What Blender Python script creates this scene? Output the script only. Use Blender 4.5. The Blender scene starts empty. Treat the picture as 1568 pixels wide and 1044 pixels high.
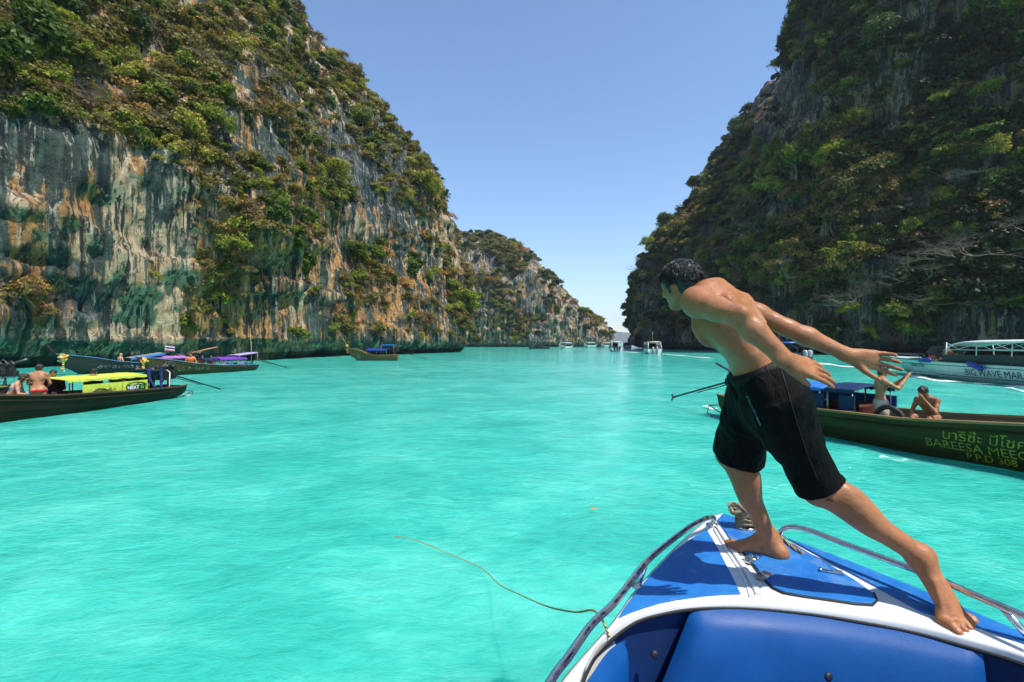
import bpy, math, random
import numpy as np
from mathutils import Vector, Matrix

random.seed(7)
RNG = np.random.default_rng(11)
C = bpy.context.scene.collection
SC = bpy.context.scene

# ---------------------------------------------------------------- camera, sky, sun, exposure
F = 740.4            # focal length in photo pixels (17 mm on a 36 mm wide sensor)
H = 2.1              # eye height above the water
HOR = 525.0          # photo row of the horizon
HAZE = True
cam_d = bpy.data.cameras.new('camera')
cam_d.lens = 17.0
cam_d.sensor_width = 36.0
cam_d.clip_start = 0.05
cam_d.clip_end = 30000
cam_d.shift_y = 3.0 / 1568.0
cam = bpy.data.objects.new('camera', cam_d)
cam.location = (0, 0, H)
cam.rotation_euler = (math.radians(90), 0, 0)
C.objects.link(cam)
SC.camera = cam

SUN_AZ = math.radians(129)      # clockwise from +Y: to the right and a little behind the camera
SUN_EL = math.radians(60)
sun_dir = Vector((math.cos(SUN_EL) * math.sin(SUN_AZ), math.cos(SUN_EL) * math.cos(SUN_AZ), math.sin(SUN_EL)))
w = bpy.data.worlds.new('World')
SC.world = w
w.use_nodes = True
wn = w.node_tree
wn.nodes.clear()
sky = wn.nodes.new('ShaderNodeTexSky')
sky.sky_type = 'NISHITA'
sky.sun_disc = False
sky.sun_elevation = SUN_EL
sky.sun_rotation = SUN_AZ
sky.altitude = 0
sky.air_density = 1.2
sky.dust_density = 0.0
sky.ozone_density = 6.0
bg = wn.nodes.new('ShaderNodeBackground')
bg.inputs['Strength'].default_value = 0.15
wo = wn.nodes.new('ShaderNodeOutputWorld')
wn.links.new(sky.outputs[0], bg.inputs[0])
wn.links.new(bg.outputs[0], wo.inputs[0])

sl = bpy.data.lights.new('sun', 'SUN')
sl.energy = 4.8
sl.angle = math.radians(0.55)
sl.color = (1.0, 0.95, 0.87)
so = bpy.data.objects.new('sun', sl)
so.rotation_euler = sun_dir.to_track_quat('Z', 'Y').to_euler()
so.location = (60, -30, 120)
C.objects.link(so)

SC.view_settings.view_transform = 'Standard'
SC.view_settings.look = 'None'
SC.view_settings.exposure = 0.42
SC.view_settings.gamma = 1.0
SC.view_settings.use_curve_mapping = False
SC.render.engine = 'CYCLES'
SC.cycles.max_bounces = 5
SC.cycles.diffuse_bounces = 3
SC.cycles.glossy_bounces = 2
SC.cycles.transmission_bounces = 4
SC.cycles.transparent_max_bounces = 12
SC.cycles.volume_bounces = 0
SC.cycles.use_denoising = True
SC.cycles.use_adaptive_sampling = True
SC.cycles.adaptive_threshold = 0.03


# ---------------------------------------------------------------- helpers
def P(px, py, d):
    """photo pixel at depth d (metres ahead) -> world point"""
    return Vector(((px - 784) / F * d, d, H - (py - HOR) / F * d))


def proj(p):
    """world points (N,3) -> photo pixels"""
    y = np.maximum(p[:, 1], 0.1)
    return 784 + p[:, 0] / y * F, HOR + (H - p[:, 2]) / y * F


def tag(o, label=None, cat=None, group=None, kind=None):
    if label: o['label'] = label
    if cat: o['category'] = cat
    if group: o['group'] = group
    if kind: o['kind'] = kind
    return o


def empty(name, loc=(0, 0, 0), rz=0.0):
    o = bpy.data.objects.new(name, None)
    o.empty_display_size = 0.2
    o.location = loc
    o.rotation_euler = (0, 0, rz)
    C.objects.link(o)
    return o


def np_mesh(name, verts, faces, smooth=False):
    """verts (N,3), faces (M,k) arrays -> mesh"""
    verts = np.asarray(verts, dtype=np.float32)
    faces = np.asarray(faces, dtype=np.int32)
    me = bpy.data.meshes.new(name)
    k = faces.shape[1]
    me.vertices.add(len(verts))
    me.vertices.foreach_set('co', verts.ravel())
    me.loops.add(faces.size)
    me.loops.foreach_set('vertex_index', faces.ravel())
    me.polygons.add(len(faces))
    me.polygons.foreach_set('loop_start', np.arange(0, faces.size, k, dtype=np.int32))
    me.update(calc_edges=True)
    if smooth:
        me.polygons.foreach_set('use_smooth', np.ones(len(faces), dtype=bool))
    return me


def link(name, me, mat=None, parent=None):
    o = bpy.data.objects.new(name, me)
    if mat is not None:
        me.materials.clear()
        for m in (mat if isinstance(mat, (list, tuple)) else [mat]):
            me.materials.append(m)
    C.objects.link(o)
    if parent is not None:
        o.parent = parent
    return o


class MB:
    """collects shapes, build() links them as one mesh object"""
    def __init__(s):
        s.v, s.f, s.m = [], [], []
        s.sm = []

    def add(s, vs, fs, mi=0, smooth=False):
        b = len(s.v)
        s.v += [tuple(v) for v in vs]
        for f in fs:
            s.f.append([b + i for i in f]); s.m.append(mi); s.sm.append(smooth)
        return s

    def box(s, c, h, rot=None, mi=0, bev=0.0):
        c = Vector(c)
        sx, sy, sz = h
        R = rot if rot is not None else Matrix.Identity(3)
        if bev <= 0:
            vs = [c + R @ Vector((x * sx, y * sy, z * sz)) for z in (-1, 1) for x, y in ((-1, -1), (1, -1), (1, 1), (-1, 1))]
            return s.add(vs, [(3, 2, 1, 0), (4, 5, 6, 7), (0, 1, 5, 4), (1, 2, 6, 5), (2, 3, 7, 6), (3, 0, 4, 7)], mi)
        b = min(bev, min(h) * .9)
        prof = [(sx - b, -sy), (sx, -sy + b), (sx, sy - b), (sx - b, sy), (-sx + b, sy), (-sx, sy - b), (-sx, -sy + b), (-sx + b, -sy)]
        ip = [(max(abs(x) - b * .6, 0) * (1 if x > 0 else -1), max(abs(y) - b * .6, 0) * (1 if y > 0 else -1)) for x, y in prof]
        rings = [[(x, y, -sz) for x, y in ip], [(x, y, -sz + b) for x, y in prof], [(x, y, sz - b) for x, y in prof], [(x, y, sz) for x, y in ip]]
        vs = [c + R @ Vector(p) for r in rings for p in r]
        fs = [tuple(range(7, -1, -1)), tuple(range(24, 32))]
        for r in range(3):
            for i in range(8):
                j = (i + 1) % 8
                fs.append((r * 8 + i, r * 8 + j, r * 8 + 8 + j, r * 8 + 8 + i))
        return s.add(vs, fs, mi)

    def tube(s, pts, r, n=8, mi=0, caps=True, smooth=True, flat=1.0):
        pts = [Vector(p) for p in pts]
        rr = r if isinstance(r, (list, tuple)) else [r] * len(pts)
        vs = []
        up = Vector((0, 0, 1))
        prev = None
        for i, p in enumerate(pts):
            t = (pts[min(i + 1, len(pts) - 1)] - pts[max(i - 1, 0)])
            if t.length < 1e-9: t = Vector((0, 0, 1))
            t.normalize()
            if prev is None:
                a = t.cross(up)
                if a.length < 1e-3: a = t.cross(Vector((1, 0, 0)))
            else:
                a = prev - t * prev.dot(t)
            a.normalize(); prev = a
            b = t.cross(a)
            for k in range(n):
                th = 2 * math.pi * k / n
                vs.append(p + (a * math.cos(th) + b * math.sin(th) * flat) * rr[i])
        fs = []
        for i in range(len(pts) - 1):
            for k in range(n):
                k2 = (k + 1) % n
                fs.append((i * n + k, i * n + k2, (i + 1) * n + k2, (i + 1) * n + k))
        s.add(vs, fs, mi, smooth)
        if caps:
            b0 = len(s.v) - len(vs)
            s.f.append([b0 + k for k in range(n - 1, -1, -1)]); s.m.append(mi); s.sm.append(False)
            e0 = b0 + (len(pts) - 1) * n
            s.f.append([e0 + k for k in range(n)]); s.m.append(mi); s.sm.append(False)
        return s

    def loft(s, rings, mi=0, closed=False, smooth=True, capa=False, capb=False):
        n = len(rings[0])
        vs = [p for r in rings for p in r]
        fs = []
        for i in range(len(rings) - 1):
            for k in range(n if closed else n - 1):
                k2 = (k + 1) % n
                fs.append((i * n + k, i * n + k2, (i + 1) * n + k2, (i + 1) * n + k))
        if capa: fs.append(tuple(range(n - 1, -1, -1)))
        if capb: fs.append(tuple(range((len(rings) - 1) * n, len(rings) * n)))
        return s.add(vs, fs, mi, smooth)

    def lathe(s, prof, c=(0, 0, 0), n=16, mi=0, axis='z', smooth=True):
        c = Vector(c)
        rings = []
        for r, z in prof:
            ring = []
            for k in range(n):
                th = 2 * math.pi * k / n
                q = (r * math.cos(th), r * math.sin(th), z)
                if axis == 'x': q = (q[2], q[0], q[1])
                elif axis == 'y': q = (q[0], q[2], q[1])
                ring.append(c + Vector(q))
            rings.append(ring)
        return s.loft(rings, mi, True, smooth, True, True)

    def prism(s, poly, z0, z1, mi=0, mtop=None):
        """xy polygon (counter-clockwise) extruded from z0 to z1"""
        n = len(poly)
        vs = [(x, y, z0) for x, y in poly] + [(x, y, z1) for x, y in poly]
        s.add(vs, [tuple(range(n - 1, -1, -1))] + [(i, (i + 1) % n, n + (i + 1) % n, n + i) for i in range(n)], mi)
        b = len(s.v) - 2 * n
        s.f.append([b + n + i for i in range(n)]); s.m.append(mi if mtop is None else mtop); s.sm.append(False)
        return s

    def mesh(s, name):
        me = bpy.data.meshes.new(name)
        me.from_pydata(s.v, [], s.f)
        me.polygons.foreach_set('material_index', s.m)
        me.polygons.foreach_set('use_smooth', s.sm)
        me.update()
        return me

    def build(s, name, mat, parent=None):
        return link(name, s.mesh(name), mat, parent)


def smooth_path(pts, n=6):
    """Catmull-Rom through 2D or 3D points"""
    p = [np.array(q, float) for q in pts]
    out = []
    for i in range(len(p) - 1):
        p0 = p[max(i - 1, 0)]; p1 = p[i]; p2 = p[i + 1]; p3 = p[min(i + 2, len(p) - 1)]
        for k in range(n):
            t = k / n
            out.append(.5 * ((2 * p1) + (-p0 + p2) * t + (2 * p0 - 5 * p1 + 4 * p2 - p3) * t * t + (-p0 + 3 * p1 - 3 * p2 + p3) * t ** 3))
    out.append(p[-1])
    return [tuple(float(c) for c in q) for q in out]


def copy_tree(o, parent=None):
    c = o.copy()
    C.objects.link(c)
    c.parent = parent
    for ch in list(o.children):
        copy_tree(ch, c)
    return c


# -------- numpy noise
def _hash(ix, iy, iz, seed):
    h = (ix.astype(np.int64) * 374761393 + iy.astype(np.int64) * 668265263 + iz.astype(np.int64) * 2147483647 + seed * 974634777) & 0xFFFFFFFF
    h = ((h ^ (h >> 13)) * 1274126177) & 0xFFFFFFFF
    h = ((h ^ (h >> 16)) * 2246822519) & 0xFFFFFFFF
    h = h ^ (h >> 15)
    return (h & 0xFFFFFF).astype(np.float64) / 0xFFFFFF * 2 - 1


def vnoise(p, seed=0):
    i = np.floor(p).astype(np.int64)
    f = p - i
    u = f * f * f * (f * (f * 6 - 15) + 10)
    r = 0
    for dx in (0, 1):
        wx = u[:, 0] if dx else 1 - u[:, 0]
        for dy in (0, 1):
            wy = u[:, 1] if dy else 1 - u[:, 1]
            for dz in (0, 1):
                wz = u[:, 2] if dz else 1 - u[:, 2]
                r = r + _hash(i[:, 0] + dx, i[:, 1] + dy, i[:, 2] + dz, seed) * wx * wy * wz
    return r


def fbm(p, oct=4, seed=0, gain=0.5, ridged=False):
    a, s, t = 1.0, 0.0, 0.0
    q = p.copy()
    for o in range(oct):
        n = vnoise(q, seed + o * 17)
        if ridged: n = 1 - 2 * np.abs(n)
        s = s + a * n
        t += a
        a *= gain
        q = q * 2.03 + 11.3
    return s / t


def in_poly(x, y, poly):
    r = np.zeros(len(x), dtype=bool)
    n = len(poly)
    for i in range(n):
        x0, y0 = poly[i]; x1, y1 = poly[(i + 1) % n]
        c = ((y0 > y) != (y1 > y))
        with np.errstate(divide='ignore', invalid='ignore'):
            r ^= c & (x < (x1 - x0) * (y - y0) / (y1 - y0 + 1e-12) + x0)
    return r


# -------- materials
class NT:
    def __init__(s, name):
        s.mat = bpy.data.materials.new(name)
        s.mat.use_nodes = True
        s.t = s.mat.node_tree
        s.t.nodes.clear()
        s.out = s.t.nodes.new('ShaderNodeOutputMaterial')
        s._tc = None

    def n(s, typ, ins=None, **kw):
        nd = s.t.nodes.new(typ)
        for k, v in kw.items(): setattr(nd, k, v)
        if ins:
            for k, v in ins.items():
                sock = nd.inputs[k]
                if isinstance(v, bpy.types.NodeSocket): s.t.links.new(v, sock)
                else: sock.default_value = v
        return nd

    def co(s, scale=(1, 1, 1), loc=(0, 0, 0), rot=(0, 0, 0), kind='Object'):
        if s._tc is None: s._tc = s.t.nodes.new('ShaderNodeTexCoord')
        m = s.n('ShaderNodeMapping', {'Vector': s._tc.outputs[kind], 'Scale': scale, 'Location': loc, 'Rotation': rot})
        return m.outputs[0]

    def noise(s, scale, detail=4, rough=.55, vec=None, dist=0.0, out='Fac'):
        nd = s.n('ShaderNodeTexNoise', {'Scale': scale, 'Detail': detail, 'Roughness': rough, 'Distortion': dist})
        if vec is not None: s.t.links.new(vec, nd.inputs['Vector'])
        return nd.outputs[out]

    def ramp(s, fac, stops, interp='LINEAR'):
        nd = s.n('ShaderNodeValToRGB', {'Fac': fac})
        cr = nd.color_ramp
        cr.interpolation = interp
        while len(cr.elements) < len(stops): cr.elements.new(0.5)
        for e, (p, c) in zip(cr.elements, stops):
            e.position = p
            e.color = (c, c, c, 1) if isinstance(c, (int, float)) else (*c, 1)
        return nd.outputs[0]

    def mix(s, fac, a, b, mode='MIX'):
        nd = s.n('ShaderNodeMix', data_type='RGBA', blend_type=mode)
        for k, v in ((0, fac), (6, a), (7, b)):
            if isinstance(v, bpy.types.NodeSocket): s.t.links.new(v, nd.inputs[k])
            else: nd.inputs[k].default_value = v if k == 0 else (*v, 1)
        return nd.outputs[2]

    def math(s, op, a, b=None, clamp=False):
        nd = s.n('ShaderNodeMath', operation=op, use_clamp=clamp)
        for k, v in ((0, a), (1, b)):
            if v is None: continue
            if isinstance(v, bpy.types.NodeSocket): s.t.links.new(v, nd.inputs[k])
            else: nd.inputs[k].default_value = v
        return nd.outputs[0]

    def bump(s, h, strength=.3, dist=.05, normal=None):
        nd = s.n('ShaderNodeBump', {'Height': h, 'Strength': strength, 'Distance': dist})
        if normal is not None: s.t.links.new(normal, nd.inputs['Normal'])
        return nd.outputs[0]

    def bsdf(s, col, rough=.5, metal=0.0, spec=.5, normal=None, **kw):
        ins = {'Base Color': col if isinstance(col, bpy.types.NodeSocket) else (*col, 1), 'Roughness': rough, 'Metallic': metal, 'Specular IOR Level': spec}
        ins.update(kw)
        nd = s.n('ShaderNodeBsdfPrincipled', ins)
        if normal is not None: s.t.links.new(normal, nd.inputs['Normal'])
        return nd.outputs[0]

    def done(s, sh, disp=None):
        s.t.links.new(sh, s.out.inputs['Surface'])
        return s.mat


_MC = {}


def paint(name, col, rough=.4, var=.18, scale=6.0, metal=0.0, spec=.5, bump=.06, dirt=0.0, dirtcol=(.05, .04, .03)):
    """painted / plastic / metal surface with mottling, fine relief and optional grime"""
    if name in _MC: return _MC[name]
    t = NT(name)
    n1 = t.noise(scale, 5, .6, t.co())
    f = t.ramp(n1, [(.3, 1 - var), (.7, 1 + var * .3)])
    c = t.mix(1.0, col, f, 'MULTIPLY')
    if dirt > 0:
        n2 = t.noise(scale * .6, 6, .7, t.co((1, 1, .35), (3, 1, 2)))
        c = t.mix(t.math('MULTIPLY', t.ramp(n2, [(.45, 0.0), (.68, 1.0)]), dirt), c, dirtcol)
    rr = t.ramp(n1, [(.3, min(rough * 1.25, 1)), (.7, rough * .8)])
    nb = t.bump(t.noise(scale * 9, 3, .5, t.co()), bump, .01)
    sh = t.bsdf(c, rr, metal, spec, nb)
    _MC[name] = t.done(sh)
    return _MC[name]
# ================================================================ WATER
def mat_water():
    t = NT('turquoise_lagoon_water')
    co = t.co()
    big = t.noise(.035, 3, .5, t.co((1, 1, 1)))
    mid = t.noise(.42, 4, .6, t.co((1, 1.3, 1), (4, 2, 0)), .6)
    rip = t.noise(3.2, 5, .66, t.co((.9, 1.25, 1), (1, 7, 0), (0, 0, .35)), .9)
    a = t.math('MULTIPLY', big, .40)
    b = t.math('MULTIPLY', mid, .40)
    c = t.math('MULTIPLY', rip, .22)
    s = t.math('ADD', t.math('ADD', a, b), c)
    col = t.ramp(s, [(.37, (.020, .36, .295)), (.47, (.042, .455, .37)), (.55, (.085, .545, .44)), (.67, (.18, .65, .525))])  # ripple shading and caustic light patches put into the water colour
    # relief: long swell, chop and fine ripples
    n1 = t.noise(.9, 3, .55, t.co((.9, 1.2, 1), (0, 0, 0), (0, 0, .3)), .5)
    n2 = t.noise(3.4, 3, .6, t.co((.8, 1.5, 1), (5, 1, 0), (0, 0, -.25)), .8)
    n3 = t.noise(11, 4, .65, t.co((.8, 1.5, 1), (2, 9, 0), (0, 0, .2)), .6)
    h = t.math('ADD', t.math('MULTIPLY', n1, .08), t.math('ADD', t.math('MULTIPLY', n2, .060), t.math('MULTIPLY', n3, .026)))
    nb = t.bump(h, .95, 1.0)
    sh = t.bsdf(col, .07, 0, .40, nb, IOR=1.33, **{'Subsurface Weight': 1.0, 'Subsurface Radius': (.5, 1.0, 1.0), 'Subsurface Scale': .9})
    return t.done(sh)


def build_water():
    nr, nc = 430, 420
    r = np.concatenate([[0.0], np.geomspace(.8, 9000, nr - 1)])
    th = np.linspace(0, 2 * np.pi, nc, endpoint=False)
    R, T = np.meshgrid(r[1:], th, indexing='ij')
    x = (R * np.sin(T)).ravel(); y = (R * np.cos(T)).ravel()
    rr = np.hypot(x, y)
    z = np.zeros_like(x)
    m = rr < 400
    p = np.stack([x[m] * .55, y[m] * .8, np.zeros(m.sum())], 1)
    fade = np.clip(1 - rr[m] / 140, 0, 1)
    z[m] = fade * (.035 * fbm(p, 2, 3) + .03 * fbm(p * 3.1, 2, 9) * np.clip(1 - rr[m] / 40, 0, 1))
    v = np.concatenate([[[0, 0, 0]], np.stack([x, y, z], 1)])
    n = nr - 1
    idx = 1 + np.arange(n * nc).reshape(n, nc)
    a = idx[:-1]; b = idx[1:]
    a2 = np.roll(a, -1, 1); b2 = np.roll(b, -1, 1)
    q = np.stack([a, a2, b2, b], -1).reshape(-1, 4)
    q = q[:, ::-1]
    fan = np.stack([np.zeros(nc, int), idx[0], np.roll(idx[0], -1), np.roll(idx[0], -1)], 1)
    me = np_mesh('water', v, q, True)
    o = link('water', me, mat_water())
    tag(o, 'rippled turquoise lagoon water between the cliffs', 'water', kind='structure')


build_water()


# ================================================================ CLIFFS
def resample_profile(prof, K):
    a = np.array(prof, float)
    seg = np.hypot(np.diff(a[:, 0]), np.diff(a[:, 1]))
    L = np.concatenate([[0], np.cumsum(seg)])
    t = np.linspace(0, 1, K) * L[-1]
    return np.interp(t, L, a[:, 0]), np.interp(t, L, a[:, 1])


def smooth1(a, n, it=2):
    for _ in range(it):
        p = np.concatenate([np.repeat(a[:1], n, 0), a, np.repeat(a[-1:], n, 0)], 0)
        c = np.cumsum(np.concatenate([np.zeros_like(p[:1]), p], 0), 0)
        a = (c[2 * n + 1:] - c[:-2 * n - 1]) / (2 * n + 1)
    return a


def cliff_grid(stations, M, K, sm):
    """stations: (x, y, (dirx, diry), profile[(setback, z)])"""
    bx = np.array([s[0] for s in stations], float); by = np.array([s[1] for s in stations], float)
    L = np.concatenate([[0], np.cumsum(np.hypot(np.diff(bx), np.diff(by)))])
    t = np.linspace(0, L[-1], M)
    X = np.interp(t, L, bx); Y = np.interp(t, L, by)
    X = smooth1(X[:, None], sm)[:, 0]; Y = smooth1(Y[:, None], sm)[:, 0]
    dx = np.interp(t, L, [s[2][0] for s in stations]); dy = np.interp(t, L, [s[2][1] for s in stations])
    n = np.hypot(dx, dy); dx /= n; dy /= n
    O = []; Z = []
    for s in stations:
        o, z = resample_profile(s[3], K); O.append(o); Z.append(z)
    O = np.array(O); Z = np.array(Z)
    off = np.stack([np.interp(t, L, O[:, k]) for k in range(K)], 1)
    zz = np.stack([np.interp(t, L, Z[:, k]) for k in range(K)], 1)
    off = smooth1(off, sm); zz = smooth1(zz, sm)
    P3 = np.stack([X[:, None] + dx[:, None] * off, Y[:, None] + dy[:, None] * off, zz], -1)
    return P3


def grid_normals(G):
    du = np.gradient(G, axis=0); dv = np.gradient(G, axis=1)
    n = np.cross(du, dv)
    n /= np.linalg.norm(n, axis=-1, keepdims=True) + 1e-9
    return n * (1.0 if n[..., 2].mean() > 0 else -1.0)


def displace_cliff(G, amp, seed, wallz, notch, fine=1.0):
    M, K, _ = G.shape
    N = grid_normals(G)
    p = G.reshape(-1, 3); n = N.reshape(-1, 3)
    z = p[:, 2]
    steep = np.clip(1 - n[:, 2] * 1.5, 0, 1)                        # 1 on the walls, 0 on gentle slopes
    zs = np.array([1, 1, .42])
    d = amp * 3.4 * fbm(p / 17 * np.array([1, 1, .8]), 3, seed)
    d += amp * 1.5 * fbm(p / 6.0 * zs, 3, seed + 5)
    fl = fbm(p / 2.6 * np.array([1, 1, .16]), 3, seed + 9, .55, True)    # vertical flutes
    d += amp * 1.05 * fl * steep
    d += amp * .80 * fbm(p / 1.9 * np.array([1, 1, .8]), 4, seed + 13, .62) * fine
    d += amp * .50 * fbm(p / 1.05 * np.array([1, 1, .22]), 3, seed + 57, .6, True) * steep * fine
    led = fbm(np.stack([p[:, 0] / 14, p[:, 1] / 14, z / 3.1], 1), 3, seed + 21, .6)      # ledges
    d += amp * 1.35 * np.clip(np.maximum(led, 0) * 2.2 - .12, 0, .75) * steep
    cave = fbm(p / 5.2 * np.array([1, 1, .6]), 2, seed + 33)
    d -= amp * 2.6 * np.clip(cave - .27, 0, 1) * steep * 1.7
    # tide notch cut in at the water
    h0 = 1.9 + .9 * fbm(p / 9 * np.array([1, 1, 0.01]), 2, seed + 41)
    nt = notch * np.clip(1 - z / h0, 0, 1) ** .6
    hor = n.copy(); hor[:, 2] = 0
    hor /= np.linalg.norm(hor, axis=1, keepdims=True) + 1e-9
    lo = np.clip(z / 3.0, 0, 1)
    q = p + n * (d * (.35 + .65 * lo))[:, None] - hor * nt[:, None]
    q[:, 2] = np.where(z < .3, p[:, 2], q[:, 2])
    return q.reshape(M, K, 3)


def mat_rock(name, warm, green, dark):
    t = NT(name)
    geo = t.n('ShaderNodeNewGeometry')
    sx = t.n('ShaderNodeSeparateXYZ', {0: geo.outputs['Position']})
    z = sx.outputs[2]
    v1 = t.co((1, 1, .045)); v2 = t.co((1, 1, .11), (9, 4, 2)); v3 = t.co((1, 1, .6), (3, 8, 1)); iso = t.co((1, 1, 1), (20, 3, 5))
    grey = t.ramp(t.noise(1.6, 8, .68, iso), [(.25, (.040, .046, .048)), (.5, (.125, .13, .128)), (.72, (.29, .28, .255))])
    cream = t.ramp(t.noise(1.1, 7, .65, v3), [(.3, (.24, .165, .09)), (.5, (.52, .395, .24)), (.72, (.68, .56, .39))])
    at = lambda nm: t.n('ShaderNodeAttribute', attribute_name=nm).outputs['Fac']
    addf = lambda n_, nm, k_: t.math('ADD', n_, t.math('MULTIPLY', at(nm), k_))
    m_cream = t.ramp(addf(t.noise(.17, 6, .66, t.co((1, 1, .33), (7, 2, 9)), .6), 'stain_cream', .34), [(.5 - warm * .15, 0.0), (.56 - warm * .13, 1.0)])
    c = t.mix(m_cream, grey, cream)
    # rust and ochre seeping down
    ochre = t.ramp(t.noise(.9, 6, .7, v3), [(.3, (.24, .105, .03)), (.6, (.48, .24, .07)), (.8, (.60, .37, .15))])
    m_och = t.ramp(addf(t.noise(.36, 6, .68, t.co((1, 1, .42), (1, 12, 6)), .8), 'stain_ochre', .14), [(.53 - warm * .05, 0.0), (.585 - warm * .045, .9)])
    c = t.mix(m_och, c, ochre)
    # blue-green algae curtains
    teal = t.ramp(t.noise(2.2, 5, .6, v2), [(.3, (.006, .022, .024)), (.55, (.026, .072, .066)), (.8, (.09, .16, .13))])
    m_t = t.ramp(addf(t.noise(.55, 6, .64, t.co((1, 1, .14), (14, 2, 0)), .1), 'stain_teal', .075), [(.53 - green * .02, 0.0), (.565 - green * .02, .92)])
    c = t.mix(m_t, c, teal)
    # black streaks
    s1 = t.ramp(t.noise(1.15, 6, .66, v1, .1), [(.53, 0.0), (.56, .95)])
    s1g = t.ramp(t.noise(.13, 3, .5, t.co((1, 1, .5), (2, 3, 31))), [(.36, .45), (.52, 1.0)])
    c = t.mix(t.math('MULTIPLY', s1, s1g), c, (.016, .026, .028))
    s2 = t.ramp(t.noise(3.1, 4, .6, v1), [(.55, 0.0), (.585, .8)])
    c = t.mix(s2, c, (.03, .042, .042))
    s3 = t.ramp(t.noise(2.3, 4, .6, t.co((1, 1, .05), (31, 4, 7))), [(.60, 0.0), (.66, .55)])
    c = t.mix(s3, c, (.60, .53, .42))
    # algae belt above the tide line
    belt = t.ramp(t.math('ADD', t.math('MULTIPLY', z, .1), t.math('MULTIPLY', t.noise(.5, 4, .6, t.co((1, 1, .4))), .55)), [(.33, 1.0), (.52, 0.0)])
    c = t.mix(t.math('MULTIPLY', belt, .5), c, t.ramp(t.noise(1.6, 4, .6, v2), [(.35, (.012, .035, .03)), (.6, (.04, .095, .08)), (.72, (.30, .25, .17))]))
    wet = t.ramp(z, [(0.0, 1.0), (.9, .85), (1.0, 0.0)])
    c = t.mix(t.math('MULTIPLY', wet, .8), c, (.012, .016, .014))
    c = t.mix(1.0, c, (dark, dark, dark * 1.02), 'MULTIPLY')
    h = t.math('ADD', t.noise(1.3, 9, .7, iso), t.math('MULTIPLY', t.noise(2.4, 6, .6, v1), .7))
    nb = t.bump(h, 1.0, .6)
    return t.done(t.bsdf(c, .85, 0, .25, nb))


STAINS = {
    'stain_cream': ([[(-200, 330), (60, 240), (150, 225), (230, 255), (285, 320), (300, 540), (190, 545), (165, 470), (130, 420), (60, 345), (-200, 420)], [(560, 440), (690, 400), (700, 510), (590, 510)], [(390, 290), (470, 300), (460, 380), (400, 380)]],
                    [[(90, 380), (165, 400), (180, 480), (110, 500), (60, 440)], [(480, 180), (640, 200), (660, 320), (500, 340)]]),
    'stain_ochre': ([[(300, 360), (420, 380), (430, 545), (300, 545)], [(-200, 300), (60, 330), (90, 480), (-200, 500)], [(400, 250), (480, 240), (500, 430), (420, 430)], [(530, 420), (690, 410), (690, 500), (540, 500)], [(90, 260), (150, 250), (150, 330), (100, 330)]],
                    [[(170, 260), (295, 300), (300, 500), (190, 500)], [(480, 120), (640, 180), (640, 320), (500, 300)]]),
    'stain_teal': ([[(-200, 150), (60, 175), (300, 240), (290, 300), (200, 320), (80, 290), (-200, 310)], [(340, 190), (440, 190), (445, 320), (360, 330)], [(590, 320), (650, 330), (660, 420), (600, 420)], [(-200, 505), (320, 515), (330, 560), (-200, 580)], [(520, 500), (720, 505), (720, 540), (520, 545)]],
                   [[(180, 400), (290, 400), (300, 505), (170, 505)], [(310, 380), (420, 380), (420, 500), (310, 500)]]),
}


def stain(me, G):
    g = G.reshape(-1, 3)
    wob = np.stack([fbm(g / 4.0, 3, 201), fbm(g / 4.0, 3, 202)], 1) * 26
    px, py = proj(g)
    for nm, (pos, neg) in STAINS.items():
        v = np.zeros(len(g))
        for q in pos: v = np.where(in_poly(px + wob[:, 0], py + wob[:, 1], q), 1.0, v)
        for q in neg: v = np.where(in_poly(px + wob[:, 0], py + wob[:, 1], q), -.8, v)
        v = smooth1(smooth1(v.reshape(G.shape[:2]), 3, 2).T.copy(), 3, 2).T
        a = me.attributes.new(nm, 'FLOAT', 'POINT'); a.data.foreach_set('value', np.ascontiguousarray(v).ravel().astype(np.float32))
    return me


def grid_mesh(name, G, flip=None):
    M, K, _ = G.shape
    if flip is None:
        flip = 1 if np.cross(np.gradient(G, axis=0), np.gradient(G, axis=1))[..., 2].mean() > 0 else -1
    i = np.arange(M * K).reshape(M, K)
    q = np.stack([i[:-1, :-1], i[1:, :-1], i[1:, 1:], i[:-1, 1:]], -1).reshape(-1, 4)
    if flip < 0: q = q[:, ::-1]
    return np_mesh(name, G.reshape(-1, 3), q, True)


def prof_left(zw, sc=1.0):
    return [(2.2, -1.5), (.6, .6), (0, 2.5), (.3, 8), (1.2, zw), (4.5, zw + 5), (11, zw + 15), (22, zw + 31), (36, zw + 50), (60, zw + 78), (90, zw + 100)]


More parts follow.
